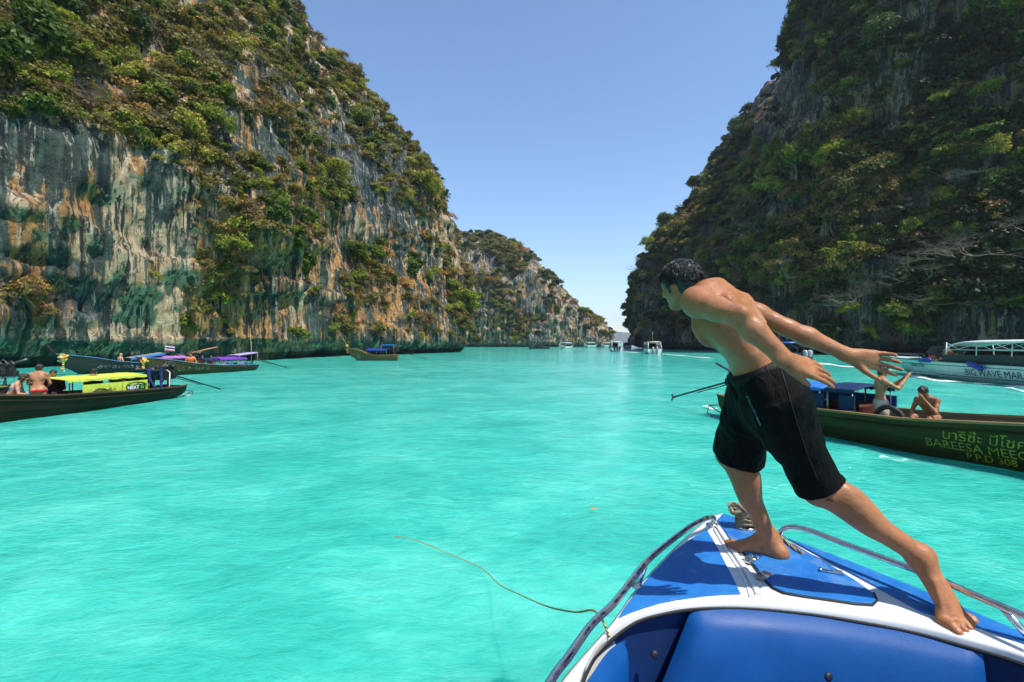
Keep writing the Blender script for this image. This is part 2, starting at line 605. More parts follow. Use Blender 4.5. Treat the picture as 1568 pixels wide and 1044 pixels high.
HEADL = [(2.0, -1.5), (.6, .6), (0, 2.5), (.3, 9), (1.8, 19), (4.6, 31), (8.5, 43), (15, 53), (25.5, 65), (33.5, 72), (44, 80), (54, 87), (64, 91), (92, 106), (115, 114)]
MIDL = [(2.2, -1.5), (.6, .6), (0, 2.5), (.6, 10), (2.4, 24), (6, 34), (13, 50), (24, 68), (40, 88), (66, 112), (95, 125)]
LD = (-.93, .36)
st_left = [
    (-56, -22, (-1, .05), prof_left(20)), (-50, 8, (-1, .1), prof_left(20)), (-45, 24, (-.97, .2), prof_left(20)),
    (-41.0, 37.5, (-.95, .3), prof_left(20)), (-36.8, 46, (-.93, .36), prof_left(22)), (-31.5, 54, LD, prof_left(22)), (-27.6, 56.5, LD, prof_left(20)),
    (-27.0, 60, LD, prof_left(24)), (-28.6, 66, LD, MIDL), (-27.2, 78, LD, MIDL), (-20.5, 91, (-.95, .3), MIDL), (-13.6, 106, (-.97, .22), HEADL),
    (-10.9, 115, (-.98, .16), HEADL), (-10.3, 120, (-.99, .1), HEADL), (-13, 127, (-1, .05), HEADL), (-26, 138, (-1, .05), HEADL), (-48, 146, (-1, .05), HEADL)]

HEADR = [(2.2, -1.5), (.6, .6), (0, 3), (-.6, 12), (.2, 24), (3.5, 33), (10, 41), (17, 52), (24, 64), (33, 75), (40, 84), (46, 96), (56, 106), (68, 113), (84, 119), (104, 129), (130, 142), (160, 152)]
MIDR = [(2.2, -1.5), (.6, .6), (0, 3), (.8, 9), (4.5, 20), (10, 36), (17, 52), (25, 68), (33, 84), (46, 100), (66, 118), (94, 138), (124, 152)]
NEARR = [(2.2, -1.5), (.6, .6), (0, 3), (.4, 8), (1.8, 16), (4.5, 28), (7, 42), (10.5, 60), (16, 82), (26, 104), (46, 126), (80, 142)]
TALLR = NEARR
st_right = [
    (98, 214, (.95, .3), HEADR), (70, 210, (.95, .3), HEADR), (53.5, 203, (.97, .2), HEADR), (48.6, 194, (1, .05), HEADR), (51, 176, (1, .05), HEADR), (54.5, 156, (.98, .2), MIDR),
    (53.6, 128, (.95, .3), MIDR), (52.6, 106, (.92, .38), NEARR), (54.5, 90, (.85, .5), NEARR), (62, 79, (.8, .6), NEARR), (74, 68, (.75, .66), NEARR),
    (85, 54, (.85, .5), NEARR), (91, 38, (.95, .2), TALLR), (93, 14, (1, 0), TALLR), (97, -10, (1, -.1), TALLR), (118, -40, (1, -.3), NEARR), (150, -62, (1, -.3), NEARR)]


def prof_far(h):
    return [(2.0, -1.5), (.6, .5), (0, 2.5), (.4, min(9, h * .3)), (1.5, h * .45), (5, h * .7), (11, h * .88), (20, h * .99), (30, h * 1.02), (50, h * .8)]


FD = (-.12, .99)
st_far = [
    (62, 320, (-.9, .2), prof_far(20)), (56, 285, (-.8, .5), prof_far(22)), (52.3, 266, (-.75, .65), prof_far(21)), (49.5, 259.5, (-.6, .8), prof_far(17)), (45, 257, (-.3, .95), prof_far(20)),
    (38, 258, FD, prof_far(27)), (28, 259, FD, prof_far(38)), (20, 260, FD, prof_far(45)), (12, 259, FD, prof_far(54)), (2, 258, FD, prof_far(60)), (-12, 257, FD, prof_far(62)),
    (-30, 255, FD, prof_far(62)), (-60, 252, FD, prof_far(60))]

GL = displace_cliff(cliff_grid(st_left, 680, 420, 13), 1.0, 3, 21, 1.3)
GR = displace_cliff(cliff_grid(st_right, 430, 330, 8), 1.45, 40, 21, 2.2)
GF = displace_cliff(cliff_grid(st_far, 260, 150, 5), 1.25, 71, 21, 2.0, 1.3)
tag(link('cliff_left', stain(grid_mesh('cliff_left', GL), GL), mat_rock('streaked_limestone_warm', .95, .75, 1.0)), 'sunlit orange, cream and teal streaked limestone cliff', 'cliff', kind='structure')
tag(link('cliff_right', grid_mesh('cliff_right', GR), mat_rock('shaded_limestone_grey', .05, .8, .5)), 'shaded limestone cliff covered in trees', 'cliff', kind='structure')  # rock colour darkened to deepen the shade on this wall
tag(link('cliff_far', grid_mesh('cliff_far', GF), mat_rock('far_limestone_grey', .25, .25, .95)), 'lower grey limestone headland closing the lagoon', 'cliff', kind='structure')


# a low island on the horizon
def build_island():
    nx, ny = 160, 24
    xs = np.linspace(-1400, 2200, nx); ys = np.linspace(0, 900, ny)
    X, Y = np.meshgrid(xs, ys, indexing='ij')
    p = np.stack([X.ravel() / 420, Y.ravel() / 420, np.zeros(X.size)], 1)
    ridge = 84 + 30 * np.cos((X - 350) / 500)
    zz = ridge * np.sin(np.clip(Y / 900, 0, 1) * np.pi) ** .7 * (.85 + .25 * fbm(p, 4, 5).reshape(X.shape)) * np.clip(1 - np.abs(X - 400) / 1800, 0, 1) ** .5
    zz = np.where((Y == 0) | (Y == 900), -2, zz)
    me = grid_mesh('distant_island', np.stack([X, Y + 3200, zz], -1), 1)
    t = NT('distant_forest')
    m = t.done(t.bsdf(t.ramp(t.noise(.03, 6, .7, t.co()), [(.35, (.03, .05, .03)), (.65, (.09, .10, .06))]), .9))
    tag(link('distant_island', me, m), 'pale blue hazy island on the horizon', 'island', kind='structure')


build_island()


# ================================================================ VEGETATION
def mat_leaf(name, stops, trans=.35):
    t = NT(name)
    oi = t.n('ShaderNodeObjectInfo')
    base = t.ramp(oi.outputs['Random'], stops)
    n = t.ramp(t.noise(2.2, 2, .5, t.co()), [(.3, .62), (.7, 1.25)])
    col = t.mix(1.0, base, n, 'MULTIPLY')
    d = t.bsdf(col, .55, 0, .3)
    tr = t.n('ShaderNodeBsdfTranslucent', {'Color': t.mix(1.0, col, (1.15, 1.25, .5), 'MULTIPLY')})
    mx = t.n('ShaderNodeMixShader', {0: trans, 1: d, 2: tr.outputs[0]})
    return t.done(mx.outputs[0])


LEAF = {
    'green': mat_leaf('leaf_green', [(0, (.045, .085, .012)), (.4, (.085, .135, .016)), (.75, (.13, .17, .020)), (1, (.18, .20, .03))]),
    'lime': mat_leaf('leaf_lime', [(0, (.18, .23, .022)), (.5, (.27, .27, .03)), (1, (.36, .31, .05))]),
    'olive': mat_leaf('leaf_olive', [(0, (.11, .11, .025)), (.5, (.18, .145, .035)), (1, (.24, .165, .045))]),
    'dry': mat_leaf('leaf_dry', [(0, (.17, .11, .05)), (.4, (.27, .15, .06)), (.7, (.38, .20, .055)), (1, (.44, .23, .05))], .2),
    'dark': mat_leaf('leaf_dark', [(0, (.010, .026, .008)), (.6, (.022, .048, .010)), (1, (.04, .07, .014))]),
}


def mat_bark(name, a, b):
    t = NT(name)
    c = t.ramp(t.noise(6, 5, .6, t.co((1, 1, .3))), [(.3, a), (.7, b)])
    return t.done(t.bsdf(c, .85, 0, .2))


BARK = mat_bark('bark_brown', (.07, .05, .035), (.20, .15, .11))
BARK_PALE = mat_bark('bark_pale', (.26, .23, .19), (.52, .47, .40))
TWIG = mat_bark('dry_twig', (.10, .075, .05), (.30, .22, .15))


def quads_from(c, nrm, size, rng, aspect=.6):
    """leaf quads at centres c facing nrm"""
    n = len(c)
    r = rng.normal(size=(n, 3))
    t = np.cross(nrm, r); t /= np.linalg.norm(t, axis=1, keepdims=True) + 1e-9
    b = np.cross(nrm, t)
    s = size[:, None]
    # pointed leaf spray: kite of four corners, slightly cupped
    v = np.stack([c - t * s, c + b * s * aspect - nrm * s * .18, c + t * s, c - b * s * aspect - nrm * s * .18], 1)
    return v.reshape(-1, 3), np.arange(n * 4).reshape(n, 4)


def crown_mesh(name, seed, blobs=16, per=44, leaf=.11, squash=.8, droop=0.0, spread=.72, holes=.25):
    rng = np.random.default_rng(seed)
    cs, ns, ss = [], [], []
    for i in range(blobs):
        d = rng.normal(size=3); d /= np.linalg.norm(d)
        d[2] = abs(d[2]) * .95 - .22
        rad = spread * rng.uniform(.45, 1.0)
        bc = d * rad * np.array([1, 1, squash])
        br = rng.uniform(.22, .42)
        m = int(per * rng.uniform(.6, 1.4))
        dirs = rng.normal(size=(m, 3)); dirs /= np.linalg.norm(dirs, axis=1, keepdims=True)
        dirs[:, 2] = np.where(rng.random(m) < .65, np.abs(dirs[:, 2]), dirs[:, 2])
        rr = br * rng.uniform(.55, 1.12, m) * (1 + .25 * rng.normal(size=m) * holes)
        pts = bc + dirs * rr[:, None] * np.array([1.08, 1.08, .9])
        if droop: pts[:, 2] -= droop * (np.hypot(pts[:, 0], pts[:, 1])) ** 1.5
        nn = dirs + rng.normal(size=(m, 3)) * .45 + np.array([0, 0, .25])
        nn /= np.linalg.norm(nn, axis=1, keepdims=True)
        cs.append(pts); ns.append(nn); ss.append(leaf * rng.uniform(.6, 1.35, m))
    v, f = quads_from(np.concatenate(cs), np.concatenate(ns), np.concatenate(ss), rng)
    v[:, 2] += .45
    return np_mesh(name, v, f, False)


def twig_lines(seed, stems=7, depth=3, length=.5, spread=.75, up=.7, kids=3, gnarl=.18):
    """list of (p0, p1, r0, r1)"""
    rng = random.Random(seed)
    out = []

    def grow(p, d, ln, r, k):
        seg = 2
        for _ in range(seg):
            d = (d + Vector((rng.gauss(0, gnarl), rng.gauss(0, gnarl), rng.gauss(0, gnarl) + .03))).normalized()
            q = p + d * ln / seg
            out.append((p, q, r, r * .82)); p = q; r *= .82
        if k <= 0: return
        for _ in range(kids if rng.random() < .75 else kids + 1):
            nd = (d + Vector((rng.gauss(0, spread), rng.gauss(0, spread), rng.gauss(0, spread * .7)))).normalized()
            grow(p, nd, ln * rng.uniform(.55, .85), r * .72, k - 1)
    for _ in range(stems):
        d = Vector((rng.gauss(0, .7), rng.gauss(0, .7), up)).normalized()
        grow(Vector((0, 0, 0)), d, length, .022, depth)
    return out


def ribbon_mesh(name, lines, wmul=1.0, sides=3):
    v, f = [], []
    for p, q, r0, r1 in lines:
        t = (q - p).normalized()
        a = t.cross(Vector((.31, .22, .92))).normalized(); b = t.cross(a)
        i = len(v)
        for (c, r) in ((p, r0), (q, r1)):
            for k in range(sides):
                th = 2 * math.pi * k / sides
                v.append(c + (a * math.cos(th) + b * math.sin(th)) * r * wmul)
        for k in range(sides):
            k2 = (k + 1) % sides
            f.append((i + k, i + k2, i + sides + k2, i + sides + k))
    return np_mesh(name, np.array([tuple(x) for x in v]), np.array(f), False)


CROWNS = {
    'green': [crown_mesh('crown_broad_%d' % i, 100 + i, 18, 52, .115, .8) for i in range(3)],
    'dark': [crown_mesh('crown_dense_%d' % i, 120 + i, 18, 52, .12, .85) for i in range(2)],
    'lime': [crown_mesh('crown_sprays_%d' % i, 140 + i, 14, 46, .085, .9, spread=.85) for i in range(3)],
    'olive': [crown_mesh('crown_loose_%d' % i, 160 + i, 14, 34, .10, .8, spread=.8, holes=.6) for i in range(3)],
    'dry': [crown_mesh('crown_dry_%d' % i, 180 + i, 14, 36, .075, .75, .3, .85, .8) for i in range(3)],
}
for k, l in CROWNS.items():
    for m in l: m.materials.append(LEAF[k])
TWIGS = [ribbon_mesh('twigs_%d' % i, twig_lines(200 + i, 7, 4, .36, .8, .6), .55) for i in range(3)]
for m in TWIGS: m.materials.append(TWIG)
TRUNKS = [ribbon_mesh('trunk_%d' % i, [(p - Vector((0, 0, .45)), q - Vector((0, 0, .45)) if j else q - Vector((0, 0, .45)), r * 1.7, r2 * 1.7) for j, (p, q, r, r2) in
          enumerate(twig_lines(220 + i, 2, 2, .55, .6, 1.6, 2, .12))], 1.3, 5) for i in range(3)]
for m in TRUNKS: m.materials.append(BARK)

# small-plant stand-ins for the scattered mass: objects that live only as instance sources
scat = bpy.data.collections.new('undergrowth_kinds')
KINDS_ORDER = []
for k in ('green', 'dark', 'lime', 'olive', 'dry'):
    for m in CROWNS[k]:
        KINDS_ORDER.append((k, m))
for m in TWIGS: KINDS_ORDER.append(('twig', m))
for i, (k, m) in enumerate(KINDS_ORDER):
    o = bpy.data.objects.new('undergrowth_%02d' % i, m)
    scat.objects.link(o)
KIDX = {}
for i, (k, m) in enumerate(KINDS_ORDER): KIDX.setdefault(k, []).append(i)


def scatter_group():
    ng = bpy.data.node_groups.new('scatter_undergrowth', 'GeometryNodeTree')
    ng.interface.new_socket('Geometry', in_out='INPUT', socket_type='NodeSocketGeometry')
    ng.interface.new_socket('Geometry', in_out='OUTPUT', socket_type='NodeSocketGeometry')
    N = ng.nodes.new
    gi, go = N('NodeGroupInput'), N('NodeGroupOutput')
    iop = N('GeometryNodeInstanceOnPoints'); ci = N('GeometryNodeCollectionInfo')
    ci.inputs['Collection'].default_value = scat
    ci.inputs['Separate Children'].default_value = True
    ci.inputs['Reset Children'].default_value = True
    iop.inputs['Pick Instance'].default_value = True

    def attr(nm, ty):
        a = N('GeometryNodeInputNamedAttribute'); a.data_type = ty; a.inputs['Name'].default_value = nm
        return a.outputs['Attribute']
    L = ng.links.new
    L(gi.outputs[0], iop.inputs['Points']); L(ci.outputs[0], iop.inputs['Instance'])
    L(attr('kidx', 'INT'), iop.inputs['Instance Index'])
    e2r = N('FunctionNodeEulerToRotation')
    L(attr('rot', 'FLOAT_VECTOR'), e2r.inputs[0]); L(e2r.outputs[0], iop.inputs['Rotation'])
    L(attr('scl', 'FLOAT_VECTOR'), iop.inputs['Scale'])
    L(iop.outputs[0], go.inputs[0])
    return ng


SCG = scatter_group()

tree_protos = {}


def tree_proto(kind, var):
    """a cliff tree: Empty > crown, trunk"""
    key = (kind, var)
    return CROWNS[kind][var % len(CROWNS[kind])], TRUNKS[var % 3]


def plant_cliff(G, side, seed, spacing_n, rad, mixf, densf, n_ind, words):
    rng = np.random.default_rng(seed)
    N = grid_normals(G)
    c = (G[:-1, :-1] + G[1:, 1:]) / 2
    a = np.linalg.norm(np.cross(G[1:, :-1] - G[:-1, :-1], G[:-1, 1:] - G[:-1, :-1]), axis=-1)
    c = c.reshape(-1, 3); n = N[:-1, :-1].reshape(-1, 3); a = a.ravel()
    px, py = proj(c)
    vis = (c[:, 1] > 5) & (px > -260) & (px < 1830) & (py > -420) & (c[:, 2] > 2.6)
    vis &= (n * (np.array([0, 0, H]) - c)).sum(1) > -12                 # drop what faces away, keep the skyline
    dens = densf(c, n, px, py) * vis
    wgt = a * dens
    pick = rng.choice(len(c), size=spacing_n, p=wgt / wgt.sum())
    p = c[pick] + rng.normal(size=(spacing_n, 3)) * .25
    nn = n[pick]
    R = rad[0] + (rad[1] - rad[0]) * rng.random(spacing_n) ** 2.0
    kinds = mixf(p, nn, px[pick], py[pick], rng)
    p = p + nn * (R * .12)[:, None]
    # grow upward, leaning out from the wall
    lean = np.clip(1 - nn[:, 2], 0, 1) * .55
    az = np.arctan2(nn[:, 1], nn[:, 0])
    rot = np.stack([rng.normal(size=spacing_n) * .15 + lean * -np.sin(az) * 1.0, rng.normal(size=spacing_n) * .15 + lean * np.cos(az), rng.random(spacing_n) * 6.28], 1)
    scl = R[:, None] * np.stack([rng.uniform(.85, 1.25, spacing_n), rng.uniform(.85, 1.25, spacing_n), rng.uniform(.75, 1.15, spacing_n)], 1)
    # the largest-looking ones become trees of their own
    qx, qy = px[pick], py[pick]
    seen = (qx > 0) & (qx < 1568) & (qy > 5) & (qy < 540)
    leafy = np.array([k != 'twig' for k in kinds])
    size = R / np.maximum(p[:, 1], 5) * seen * leafy
    order = np.argsort(-size)
    ind = set(); taken = []
    for i in order:
        if len(ind) >= n_ind: break
        if all((p[i] - p[j]) @ (p[i] - p[j]) > (1.1 * R[i]) ** 2 for j in taken[-160:]):
            ind.add(int(i)); taken.append(i)
    rest = np.array([i for i in range(spacing_n) if i not in ind])
    me = bpy.data.meshes.new('undergrowth_' + side)
    me.vertices.add(len(rest))
    me.vertices.foreach_set('co', p[rest].astype(np.float32).ravel())
    at = me.attributes.new('kidx', 'INT', 'POINT')
    ki = np.array([KIDX[k][rng.integers(len(KIDX[k]))] for k in kinds], dtype=np.int32)
    at.data.foreach_set('value', ki[rest])
    for nm, arr in (('rot', rot), ('scl', scl)):
        at = me.attributes.new(nm, 'FLOAT_VECTOR', 'POINT')
        at.data.foreach_set('vector', arr[rest].astype(np.float32).ravel())
    o = link('undergrowth', me)
    mod = o.modifiers.new('scatter', 'NODES'); mod.node_group = SCG
    tag(o, words[0], 'undergrowth', kind='stuff')
    zone = {}
    for i in ind:
        zone.setdefault((kinds[i],) + tuple(words[3](qx[i], qy[i])), []).append(i)
    name_of = {}
    for (k, z1, z2), lst in zone.items():
        lst.sort(key=lambda i: qx[i])
        for j, i in enumerate(lst):
            o_ = '' if len(lst) == 1 else (ORD[j] if j < len(ORD) else 'another') + ' '
            name_of[i] = '%s%s %s, %s' % (o_, words[1][k], z1, z2)
    for i in sorted(ind):
        k = kinds[i]
        var = int(rng.integers(6))
        cm, tm = tree_proto(k, var)
        e = empty('cliff_tree', p[i], 0)
        e.rotation_euler = tuple(float(x) for x in rot[i]); e.scale = tuple(float(x) for x in scl[i])
        tag(e, name_of[i], 'tree', words[2])
        link('crown', cm, None, e)
        link('trunk', tm, None, e)


L_BARE = [[(-300, 170), (40, 178), (90, 200), (150, 215), (205, 238), (262, 258), (280, 300), (285, 380), (298, 440), (300, 550), (-300, 600)]]
L_HALF = [[(335, 200), (400, 175), (450, 235), (430, 330), (380, 330), (340, 260)], [(400, 300), (520, 340), (560, 300), (640, 340), (660, 400), (705, 480), (705, 545), (400, 560), (395, 430)]]
L_COL = [[(295, 300), (335, 280), (400, 330), (400, 420), (360, 440), (310, 430)], [(530, 380), (590, 370), (600, 430), (540, 440)], [(600, 270), (650, 240), (680, 330), (640, 340)], [(680, 400), (720, 420), (722, 500), (690, 500)]]


def dens_left(c, n, px, py):
    cl = fbm(c / 5.5, 3, 77)
    up = np.clip(n[:, 2] * 1.6 + .35, .12, 1.5)
    d = up * np.clip(.62 + 1.5 * cl, .04, 1.6)
    for q in L_BARE: d = np.where(in_poly(px, py, q), .012 + .3 * (cl > .5), d)
    for q in L_HALF: d = np.where(in_poly(px, py, q), np.clip(.10 + 1.1 * cl, .01, .6), d)
    for q in L_COL: d = np.where(in_poly(px, py, q), 1.3, d)
    return d * (60 / np.maximum(c[:, 1], 30)) ** .6


def mix_left(p, n, px, py, rng):
    g = fbm(p / 9, 3, 91)
    r = rng.random(len(p)) + g * .55
    hi = np.clip((230 - py) / 230, 0, 1)
    out = []
    for i in range(len(p)):
        q = r[i]
        low = py[i] > 300
        if q < .08: k = 'twig'
        elif q < (.36 if low else .20): k = 'dry' if rng.random() < (.66 if low else .30) else 'twig'
        elif q < (.68 if low else .60): k = 'olive' if rng.random() < .75 else 'twig'
        elif q < .86: k = 'lime' if rng.random() < .55 else 'olive'
        else: k = 'green'
        out.append(k)
    return out


def dens_right(c, n, px, py):
    cl = fbm(c / 8.5, 3, 55)
    up = np.clip(n[:, 2] * 1.3 + .65, .2, 1.4)
    d = up * np.clip(.80 + 1.5 * cl, .16, 1.6)
    d = np.where(in_poly(px, py, [(1150, 110), (1250, 90), (1255, 180), (1230, 230), (1170, 240), (1150, 180)]), .03, d)
    d = np.where((c[:, 2] < 6.5), np.clip(cl, .0, .5) * .8, d)
    return d * (90 / np.maximum(c[:, 1], 60)) ** .5


def mix_right(p, n, px, py, rng):
    g = fbm(p / 14, 3, 31)
    warm = in_poly(px, py, [(1020, 300), (1120, 250), (1250, 190), (1330, 150), (1350, 260), (1350, 400), (1300, 440), (1150, 440), (1060, 420)])  # sunlit part of the cliff, its brightness given by warmer foliage colours
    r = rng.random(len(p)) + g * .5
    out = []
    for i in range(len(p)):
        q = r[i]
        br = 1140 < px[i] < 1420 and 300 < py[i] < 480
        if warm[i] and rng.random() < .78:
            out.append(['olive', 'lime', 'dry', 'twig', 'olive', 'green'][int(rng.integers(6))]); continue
        if q < (.34 if br else .12): k = 'twig'
        elif q < (.48 if br else .24): k = 'dry' if rng.random() < .5 else 'twig'
        elif q < (.60 if br else .40): k = 'olive'
        elif q < .45: k = 'lime'
        elif q < .56: k = 'green'
        else: k = 'dark'  # dark leaf colour stands in for most of the shade here
        out.append(k)
    return out


def dens_far(c, n, px, py):
    cl = fbm(c / 11, 3, 65)
    d = np.clip(n[:, 2] * 1.6 + .4, .1, 1.5) * np.clip(.55 + 1.9 * cl, .03, 1.6)
    d = np.where((px > 820) & (py > 430), d * .28, d)
    return d


def mix_far(p, n, px, py, rng):
    r = rng.random(len(p)) + fbm(p / 16, 3, 21) * .4
    return [('twig' if q < .1 else 'dry' if q < .26 else 'olive' if q < .5 else 'lime' if q < .60 else 'green' if q < .85 else 'dark') for q in r]


ORD = ['leftmost', 'second', 'third', 'fourth', 'fifth', 'sixth', 'seventh', 'eighth', 'ninth', 'tenth', 'eleventh', 'twelfth', 'thirteenth', 'fourteenth']
KW = {'green': 'leafy green tree', 'lime': 'yellow-green tree', 'olive': 'thin olive shrub', 'dry': 'orange-brown shrub', 'dark': 'dense dark tree'}


def zone_left(x, y):
    a = 'over the lime canopy boat' if x < 170 else 'over the purple canopy boat' if x < 330 else 'left of the lone boat' if x < 500 else 'over the lone boat' if x < 610 else 'at the sunlit headland tip'
    return a, 'near the frame top' if y < 90 else 'high up' if y < 200 else 'halfway up' if y < 350 else 'low down'


def zone_right(x, y):
    a = 'at the shaded cliff edge' if x < 1080 else 'over the leaping man' if x < 1200 else 'over the far hand' if x < 1340 else 'over the aqua speedboat bow' if x < 1450 else 'at the right frame edge'
    return a, 'near the frame top' if y < 90 else 'high up' if y < 200 else 'halfway up' if y < 350 else 'low down'


def zone_far(x, y):
    return 'on the far headland', 'on its left part' if x < 770 else 'on its right slope'


plant_cliff(GL, 'left', 5, 7200, (.5, 2.0), mix_left, dens_left, 116, ('tangled dry and green undergrowth matting the sunlit streaked cliff', KW, 'trees and shrubs on the sunlit cliff', zone_left))
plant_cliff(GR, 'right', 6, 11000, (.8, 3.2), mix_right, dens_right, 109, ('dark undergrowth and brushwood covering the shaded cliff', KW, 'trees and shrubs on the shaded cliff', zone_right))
plant_cliff(GF, 'far', 8, 1700, (1.2, 3.2), mix_far, dens_far, 40, ('scrub and bushes covering the far grey headland', KW, 'trees and shrubs on the far headland', zone_far))


BIGC = {k: [crown_mesh('crown_big_%s_%d' % (k, i), 400 + i + len(k) * 7, 34 if k != 'lime' else 22, 70, .075, 1.05 if k != 'lime' else .8, spread=.74 if k != 'lime' else 1.0, holes=.25 if k != 'lime' else .7) for i in range(2)] for k in ('green', 'lime', 'dark')}
for k, l in BIGC.items():
    for m in l: m.materials.append(LEAF[k])


def on_cliff(G, px, py, out=1.0):
    g = G.reshape(-1, 3); qx, qy = proj(g); n = grid_normals(G).reshape(-1, 3)
    d2 = (qx - px) ** 2 + (qy - py) ** 2 + np.where(g[:, 1] < 20, 1e9, 0)
    cand = np.argsort(d2)[:16]
    i = cand[np.argmin(g[cand, 1])]
    v = n[i].copy(); v[2] = max(v[2], 0) * .5; v /= np.linalg.norm(v) + 1e-9
    return g[i] + v * out, math.atan2(n[i][1], n[i][0])


def big_tree(G, px, py, r, kind, label, grp, k, out=.35):
    p, az = on_cliff(G, px, py, 0)
    p, az = on_cliff(G, px, py, out * r)
    e = empty('cliff_tree', p, 0)
    rng = random.Random(k)
    e.rotation_euler = (rng.gauss(0, .35), rng.gauss(0, .35), rng.uniform(0, 6.28)); e.scale = (r * rng.uniform(1, 1.2), r * rng.uniform(.9, 1.1), r * rng.uniform(.85, 1.25))
    tag(e, label, 'tree', grp)
    link('crown', BIGC[kind][k % 2], None, e); link('trunk', TRUNKS[k % 3], None, e)


GLN, GRN = 'trees and shrubs on the sunlit cliff', 'trees and shrubs on the shaded cliff'
for k, (px, py, r, kd, lb) in enumerate((
        (40, 62, 3.2, 'green', 'big round bright green tree at the left frame edge high on the sunlit cliff'), (20, 112, 2.9, 'green', 'broad bright green tree just below the big round one at the left edge'),
        (135, 105, 1.9, 'lime', 'pale lime umbrella-shaped tree high over the lime canopy boat'), (205, 55, 2.2, 'green', 'green tree near the frame top over the purple canopy boat'),
        (330, 190, 2.0, 'lime', 'yellow-green tree overhanging the wall over the purple canopy boat'), (275, 205, 1.9, 'lime', 'yellow-green bush on the lip of the streaked wall'),
        (365, 390, 2.0, 'lime', 'yellow-green bush in the brown gully beside the streaked wall'), (505, 275, 2.6, 'lime', 'yellow-green tree halfway up the middle of the sunlit cliff'),
        (555, 190, 3.0, 'green', 'large olive-green tree below the sunlit skyline'), (480, 130, 2.6, 'dark', 'dark green tree pair below the sunlit skyline'),
        (645, 290, 3.4, 'lime', 'sunlit yellow-green mass near the sunlit headland edge'), (545, 395, 2.6, 'green', 'green bush over the lone boat halfway up'),
        (705, 470, 3.6, 'lime', 'tall yellow-green shrubs at the foot of the sunlit headland tip'), (420, 345, 1.8, 'green', 'small green bush right of the brown gully'))):
    big_tree(GL, px, py, r, kd, lb, GLN, 500 + k)
for k, (px, py, r, kd, lb) in enumerate((  # lime crowns mark sunlit clumps, brightness partly put into leaf colour
        (1218, 268, 5.2, 'green', 'large round green tree high over the outstretched arm'), (1300, 190, 3.2, 'lime', 'sunlit yellow tree on the spur over the far hand'), (1388, 218, 2.8, 'lime', 'bright yellow-green spray over the aqua speedboat bow'),
        (1275, 235, 3.6, 'lime', 'yellow-green tree on the spur right of the large round tree'), (1350, 62, 3.6, 'green', 'green tree near the frame top over the far hand'), (1500, 145, 2.8, 'lime', 'bright yellow-green spray high at the right frame edge'),
        (1440, 232, 2.4, 'lime', 'small bright spray right of the aqua speedboat bow'), (1520, 232, 2.4, 'lime', 'small bright spray at the right frame edge halfway up'), (1388, 352, 2.3, 'lime', 'yellow spray low over the aqua speedboat bow'),
        (1345, 372, 2.4, 'dark', 'dark round tree low over the far hand'), (1475, 372, 2.6, 'lime', 'bright green spray above the whitish leafless tree'), (1390, 490, 1.9, 'lime', 'lone bright bush just above the aqua speedboat'),
        (1290, 485, 2.4, 'lime', 'yellow-green bush low beside the outstretched arm'), (1180, 300, 4.2, 'lime', 'yellow-green tree over the leaping man head'), (1020, 340, 4.6, 'green', 'green tree on the shaded cliff edge over the man head'),
        (1060, 285, 4.6, 'dark', 'dark green tree on the shaded skyline'), (1130, 200, 4.8, 'green', 'green tree column below the bare rock face'), (1195, 105, 4.2, 'green', 'green tree at the skyline corner of the shaded cliff'),
        (1430, 300, 2.2, 'lime', 'tiny bright spray in the dark middle of the shaded cliff'), (1535, 40, 3.2, 'lime', 'bright green spray at the top right corner'), (990, 375, 4.0, 'lime', 'golden tree on the shaded cliff edge by the sky gap'))):
    big_tree(GR, px, py, r * (.72 if kd == 'lime' else .9), kd, lb, GRN, 600 + k, .5)
